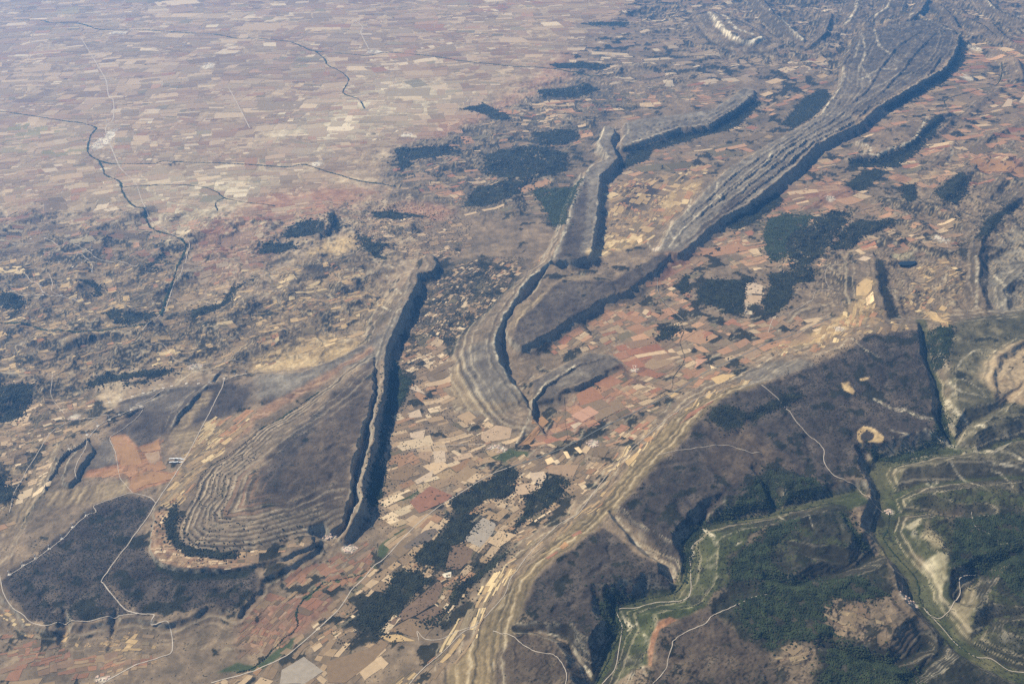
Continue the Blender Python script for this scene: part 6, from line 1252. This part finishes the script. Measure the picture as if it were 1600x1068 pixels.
# ---------------------------------------------------------------- woods, bushes and tree lines
_a = np.arange(5) * 2 * math.pi / 5
CLUMP_V = np.concatenate([np.stack([.72 * np.cos(_a), .72 * np.sin(_a), 0 * _a - 0.25], 1), np.stack([np.cos(_a + .5), np.sin(_a + .5), 0 * _a + .5], 1), [[0.1, 0, 1.0]]])
_t = []
for i in range(5):
    j = (i + 1) % 5; _t += [(i, j, 5 + j), (i, 5 + j, 5 + i), (5 + i, 5 + j, 10)]
CLUMP_F = np.array(_t)
def clumps(px, py, r, h):
    n = len(px); a = rng.uniform(0, 6.28, n); ca, sa2 = np.cos(a), np.sin(a)
    ex = rng.uniform(0.8, 1.25, n)
    vx = CLUMP_V[None, :, 0] * (r * ex)[:, None]; vy = CLUMP_V[None, :, 1] * (r / ex)[:, None]; vz = CLUMP_V[None, :, 2] * h[:, None]
    jit = 1 + 0.25 * (rng.random(vx.shape) - 0.5)
    V = np.stack([px[:, None] + (vx * ca[:, None] - vy * sa2[:, None]) * jit, py[:, None] + (vx * sa2[:, None] + vy * ca[:, None]) * jit, G.z(px, py)[:, None] + vz * jit], 2).reshape(-1, 3)
    Fc = (CLUMP_F[None] + 11 * np.arange(n)[:, None, None]).reshape(-1, 3)
    return V, Fc
def scatter(P, sp, frac, edge=40.0):
    P = np.asarray(P, float)
    gx = np.arange(P[:, 0].min() - 160, P[:, 0].max() + 160, sp); gy = np.arange(P[:, 1].min() - 160, P[:, 1].max() + 160, sp)
    A, B = np.meshgrid(gx, gy); A = A.ravel() + rng.uniform(-.5, .5, A.size) * sp; B = B.ravel() + rng.uniform(-.5, .5, B.size) * sp
    qx = A + edge * 2.6 * fbm(A, B, 330, 5, 401, 0.65); qy = B + edge * 2.6 * fbm(A, B, 330, 5, 405, 0.65)
    ok = inside(P, qx, qy)
    if frac >= 1:
        dd = seg_dist(P, qx, qy, True)[0]
        ok = np.where(ok, rng.random(A.size) < 0.55 + dd / 60.0, rng.random(A.size) < 0.30 * np.exp(-dd / 55.0))
    if frac < 1: ok &= (fbm(A, B, 220, 3, 409) * 0.7 + rng.random(A.size)) < frac + 0.0
    return A[ok], B[ok]
tri_total = 0
for nm, lab, P in WOODS:
    yc = np.mean([p[1] for p in P]); sp = min(max(yc * 0.0017, 20.0), 62.0)
    A, B = scatter(P, sp, 1.0)
    keep = fbm(A, B, 240, 3, 415) > -0.36; A, B = A[keep], B[keep]
    n = len(A); tri_total += n * 15
    if not n: continue
    V, Fc = clumps(A, B, sp * rng.uniform(.55, .85, n), rng.uniform(6.5, 12.5, n) * (1 + 0.1 * sp / 20))
    tag(link(nm, mesh_np(nm, V, Fc, M_YOUNG if 'young' in nm or nm == 'pine_slope' else M_OAK if nm in ('oak_forest', 'canyon_wood', 'slope_wood') else M_WOOD)), lab, 'wood', kind='stuff')
for nm, lab, P, sp, fr in BUSHES:
    A, B = scatter(P, sp, fr); n = len(A); tri_total += n * 15
    V, Fc = clumps(A, B, rng.uniform(5, 12, n) * sp / 30, rng.uniform(3.5, 7.5, n))
    tag(link(nm, mesh_np(nm, V, Fc, M_BUSH)), lab, 'scrub', kind='stuff')
for nm, lab, P, w in BELTS:
    L = resample(smooth_line(P, 4), max(w * 0.5, 9.0))
    L += 16.0 * np.stack([fbm(L[:, 0], L[:, 1], 200, 2, 421), fbm(L[:, 0], L[:, 1], 200, 2, 427)], 1)
    k = 2 if w > 12 else 1
    L = np.repeat(L, k, 0); n0 = len(L)
    den = fbm(L[:, 0], L[:, 1], 500, 2, 431)
    ok = rng.random(n0) < 0.85 + 0.5 * den; L = L[ok]; n = len(L); tri_total += n * 15
    A = L[:, 0] + rng.normal(0, 0.4 * w, n); B = L[:, 1] + rng.normal(0, 0.4 * w, n)
    V, Fc = clumps(A, B, w * rng.uniform(.45, .9, n) * np.clip(1 + 1.1 * fbm(A, B, 420, 2, 441), 0.4, 1.9), rng.uniform(6, 13, n) * (1.0 if w > 8 else 0.6))
    tag(link(nm, mesh_np(nm, V, Fc, M_RIVER)), lab, 'tree line' if nm == 'riverside_trees' else 'hedgerow', kind='stuff')
print('foliage triangles', tri_total)

# ---------------------------------------------------------------- houses
def house_mesh(name, l, w, h, rf):
    V = np.array([(-l,-w,-3),(l,-w,-3),(l,w,-3),(-l,w,-3),(-l,-w,h),(l,-w,h),(l,w,h),(-l,w,h),(-l*1.05,0,h+rf),(l*1.05,0,h+rf),
                  (-l*1.05,-w*1.12,h-.4),(l*1.05,-w*1.12,h-.4),(l*1.05,w*1.12,h-.4),(-l*1.05,w*1.12,h-.4)], float)
    F3 = [(0,1,5),(0,5,4),(1,2,6),(1,6,5),(2,3,7),(2,7,6),(3,0,4),(3,4,7),(4,7,8),(5,9,6),(10,11,9),(10,9,8),(12,13,8),(12,8,9)]
    return mesh_np(name, V, np.array(F3), [M_WALL, M_ROOF], False, midx=np.array([0]*10+[1]*4))
HOUSE = [house_mesh('house', 9, 6, 6, 3), house_mesh('house', 13, 7, 5.5, 3.2), house_mesh('house', 7, 6, 7, 2.6), house_mesh('house', 17, 9, 6, 3)]
for vi, (lab, c, hx, hy, n) in enumerate(VILLAGES):
    n = max(8, int(n * 0.66)); r0 = random.Random(vi); a0 = r0.uniform(0, 3)
    for i in range(n):
        rr = math.sqrt(r0.random()); th = r0.uniform(0, 6.28)
        x = c[0] + hx * rr * math.cos(th); y = c[1] + hy * rr * math.sin(th)
        o = link('house', HOUSE[r0.choice([0, 0, 1, 1, 2, 3])])
        o.location = (x, y, float(G.z(np.array([x]), np.array([y]))[0])); o.rotation_euler = (0, 0, a0 + r0.choice([0, 1.57]) + r0.uniform(-.25, .25))
        k_ = 1.45 + max(0, c[1] - 14000) * 4e-5; o.scale = (k_, k_, 1.0 + 0.3 * (k_ - 1))
        tag(o, 'tiny house in ' + lab, 'house', 'houses of ' + lab)

# ---------------------------------------------------------------- farm sheds on the table and the quarry pond
shed_me = house_mesh('farm_shed', 34, 8, 5, 2.5); shed_me.materials[1] = M_WHITE
PLACE = ['back row, first', 'back row, second', 'back row, third', 'back row, last', 'front row, first', 'front row, second', 'front row, last']
for (x, y), pl in zip(SHEDS, PLACE):
    o = link('farm_shed', shed_me); o.location = (x, y, float(G.z(np.array([x]), np.array([y]))[0]) + 1.5); o.rotation_euler = (0, 0, math.radians(12))
    tag(o, f'long pale farm shed beside the straight table road, {pl} from the left', 'shed', 'farm sheds by the straight road')
PD = smooth_line(np.array(POND + POND[:1], float), 4)[:-1]; zc = float(G.z(PD[:, 0], PD[:, 1]).max()) + 1.5
PV = np.concatenate([np.c_[PD, np.full(len(PD), zc)], [[*PD.mean(0), zc]]]); i = np.arange(len(PD))
tag(link('pond', mesh_np('pond', PV, np.stack([i, (i + 1) % len(PD), 0 * i + len(PD)], 1), M_WATER)), 'small dark pond beside the pale quarry at right', 'pond', kind='structure')

# ---------------------------------------------------------------- wind turbines
def frustum(r0, r1, z0, z1, n=8):
    a = np.arange(n) * 2 * math.pi / n
    V = np.concatenate([np.stack([r0*np.cos(a), r0*np.sin(a), 0*a+z0], 1), np.stack([r1*np.cos(a), r1*np.sin(a), 0*a+z1], 1)])
    i = np.arange(n); j = (i + 1) % n
    return V, np.stack([i, j, j + n, i + n], 1)
tw_me = mesh_np('tower', *frustum(2.4, 1.4, -3, 67), M_WHITE, True)
bmx = bmesh.new(); bmesh.ops.create_cube(bmx, size=1.0); bmesh.ops.scale(bmx, vec=(3.6, 10, 3.8), verts=bmx.verts)
bmesh.ops.bevel(bmx, geom=bmx.edges[:], offset=0.6, segments=2, affect='EDGES')
nac_me = bpy.data.meshes.new('nacelle'); bmx.to_mesh(nac_me); bmx.free(); nac_me.materials.append(M_WHITE)
V, Fc = frustum(1.6, 0.5, 0, 3.2); V = V[:, [0, 2, 1]]; V[:, 1] *= -1
hub_me = mesh_np('hub', V, Fc, M_WHITE, True)
prof = [(0, .9, .9), (5, 1.7, .7), (14, 1.5, .45), (27, .9, .25), (37, .25, .1)]
V = []; Fb = []
for z, cw, th in prof: V += [(-cw, -th, z), (cw * .7, -th * .6, z), (cw, th * .4, z), (-cw * .7, th, z)]
for s in range(4):
    for e in range(4): Fb.append((s*4+e, s*4+(e+1) % 4, s*4+4+(e+1) % 4, s*4+4+e))
blade_me = mesh_np('blade', np.array(V, float), np.array(Fb), M_WHITE, True)
PAD_X, PAD_Y = np.meshgrid(np.linspace(-22, 22, 4), np.linspace(-16, 16, 4))
ORD = ['first','second','third','fourth','fifth','sixth','seventh','eighth','ninth','tenth','eleventh','twelfth','thirteenth','fourteenth']
ROWS = [(0, 7, 'on the rim of the dark table', 'from the right'), (7, 20, 'in the row along the pale crest', 'from the left'),
        (20, 27, 'on the promontories left of red fields', 'from upper right'), (27, 41, 'of the far left wind farm', 'from the top down')]
for a, z_, where, how in ROWS:
    idx = list(range(a, z_))
    if a == 20: idx = [23, 22, 21, 20, 24, 25, 26]
    if a == 27: idx.sort(key=lambda i: -TURBINES[i][1])
    for oi, i in enumerate(idx):
        x, y = TURBINES[i]; z = float(G.z(np.array([x]), np.array([y]))[0]); r0 = random.Random(900 + i)
        root = bpy.data.objects.new('wind_turbine', None); COL.objects.link(root); root.location = (x, y, z); root.rotation_euler = (0, 0, math.radians(-20 + r0.uniform(-12, 12)))
        tag(root, f'white wind turbine {where}, {ORD[oi]} {how}', 'wind turbine', 'wind turbines ' + where)
        link('tower', tw_me, root)
        nc = link('nacelle', nac_me, root); nc.location = (0, 1.5, 68.5)
        hb = link('hub', hub_me, root); hb.location = (0, -3.4, 68.5)
        ph = r0.uniform(0, 2)
        for kk in range(3):
            bl = link('blade', blade_me, root); bl.location = (0, -5.0, 68.5); bl.rotation_euler = (0, ph + kk * 2.0944, 0)
        wx_, wy_ = PAD_X.ravel() + x, PAD_Y.ravel() + y
        pv = np.stack([PAD_X.ravel(), PAD_Y.ravel(), G.z(wx_, wy_) - z + 2.2], 1); ca, sa2 = math.cos(-root.rotation_euler[2]), math.sin(-root.rotation_euler[2])
        pv = np.stack([pv[:, 0] * ca - pv[:, 1] * sa2, pv[:, 0] * sa2 + pv[:, 1] * ca, pv[:, 2]], 1)
        j = (np.arange(3)[:, None] * 4 + np.arange(3)[None]).ravel()
        link('gravel_pad', mesh_np('gravel_pad', pv, np.stack([j, j + 1, j + 5, j + 4], 1), M_PAD), root)

# ---------------------------------------------------------------- the air: one even haze round everything
hz = bpy.data.materials.new('haze'); hz.use_nodes = True; nt = hz.node_tree
nt.nodes.remove(nt.nodes['Principled BSDF'])
pv = nt.nodes.new('ShaderNodeVolumePrincipled'); pv.inputs['Color'].default_value = (*HAZE_COLOR, 1); pv.inputs['Density'].default_value = HAZE_DENSITY
pv.inputs['Anisotropy'].default_value = HAZE_FORWARD; pv.inputs['Absorption Color'].default_value = (0.4, 0.4, 0.4, 1)
nt.links.new(pv.outputs[0], nt.nodes['Material Output'].inputs['Volume'])
bx0, bx1, by0, by1, bz0, bz1 = -200000.0, 200000.0, -30000.0, 290000.0, float(Z.min()) - 20.0, 9620.0
V = np.array([(x, y, z) for z in (bz0, bz1) for y in (by0, by1) for x in (bx0, bx1)])
Fh = np.array([(0,2,3,1),(4,5,7,6),(0,1,5,4),(2,6,7,3),(0,4,6,2),(1,3,7,5)])
tag(link('haze', mesh_np('haze', V, Fh, hz)), 'thin blue haze of the air over the whole land', 'haze', kind='stuff')
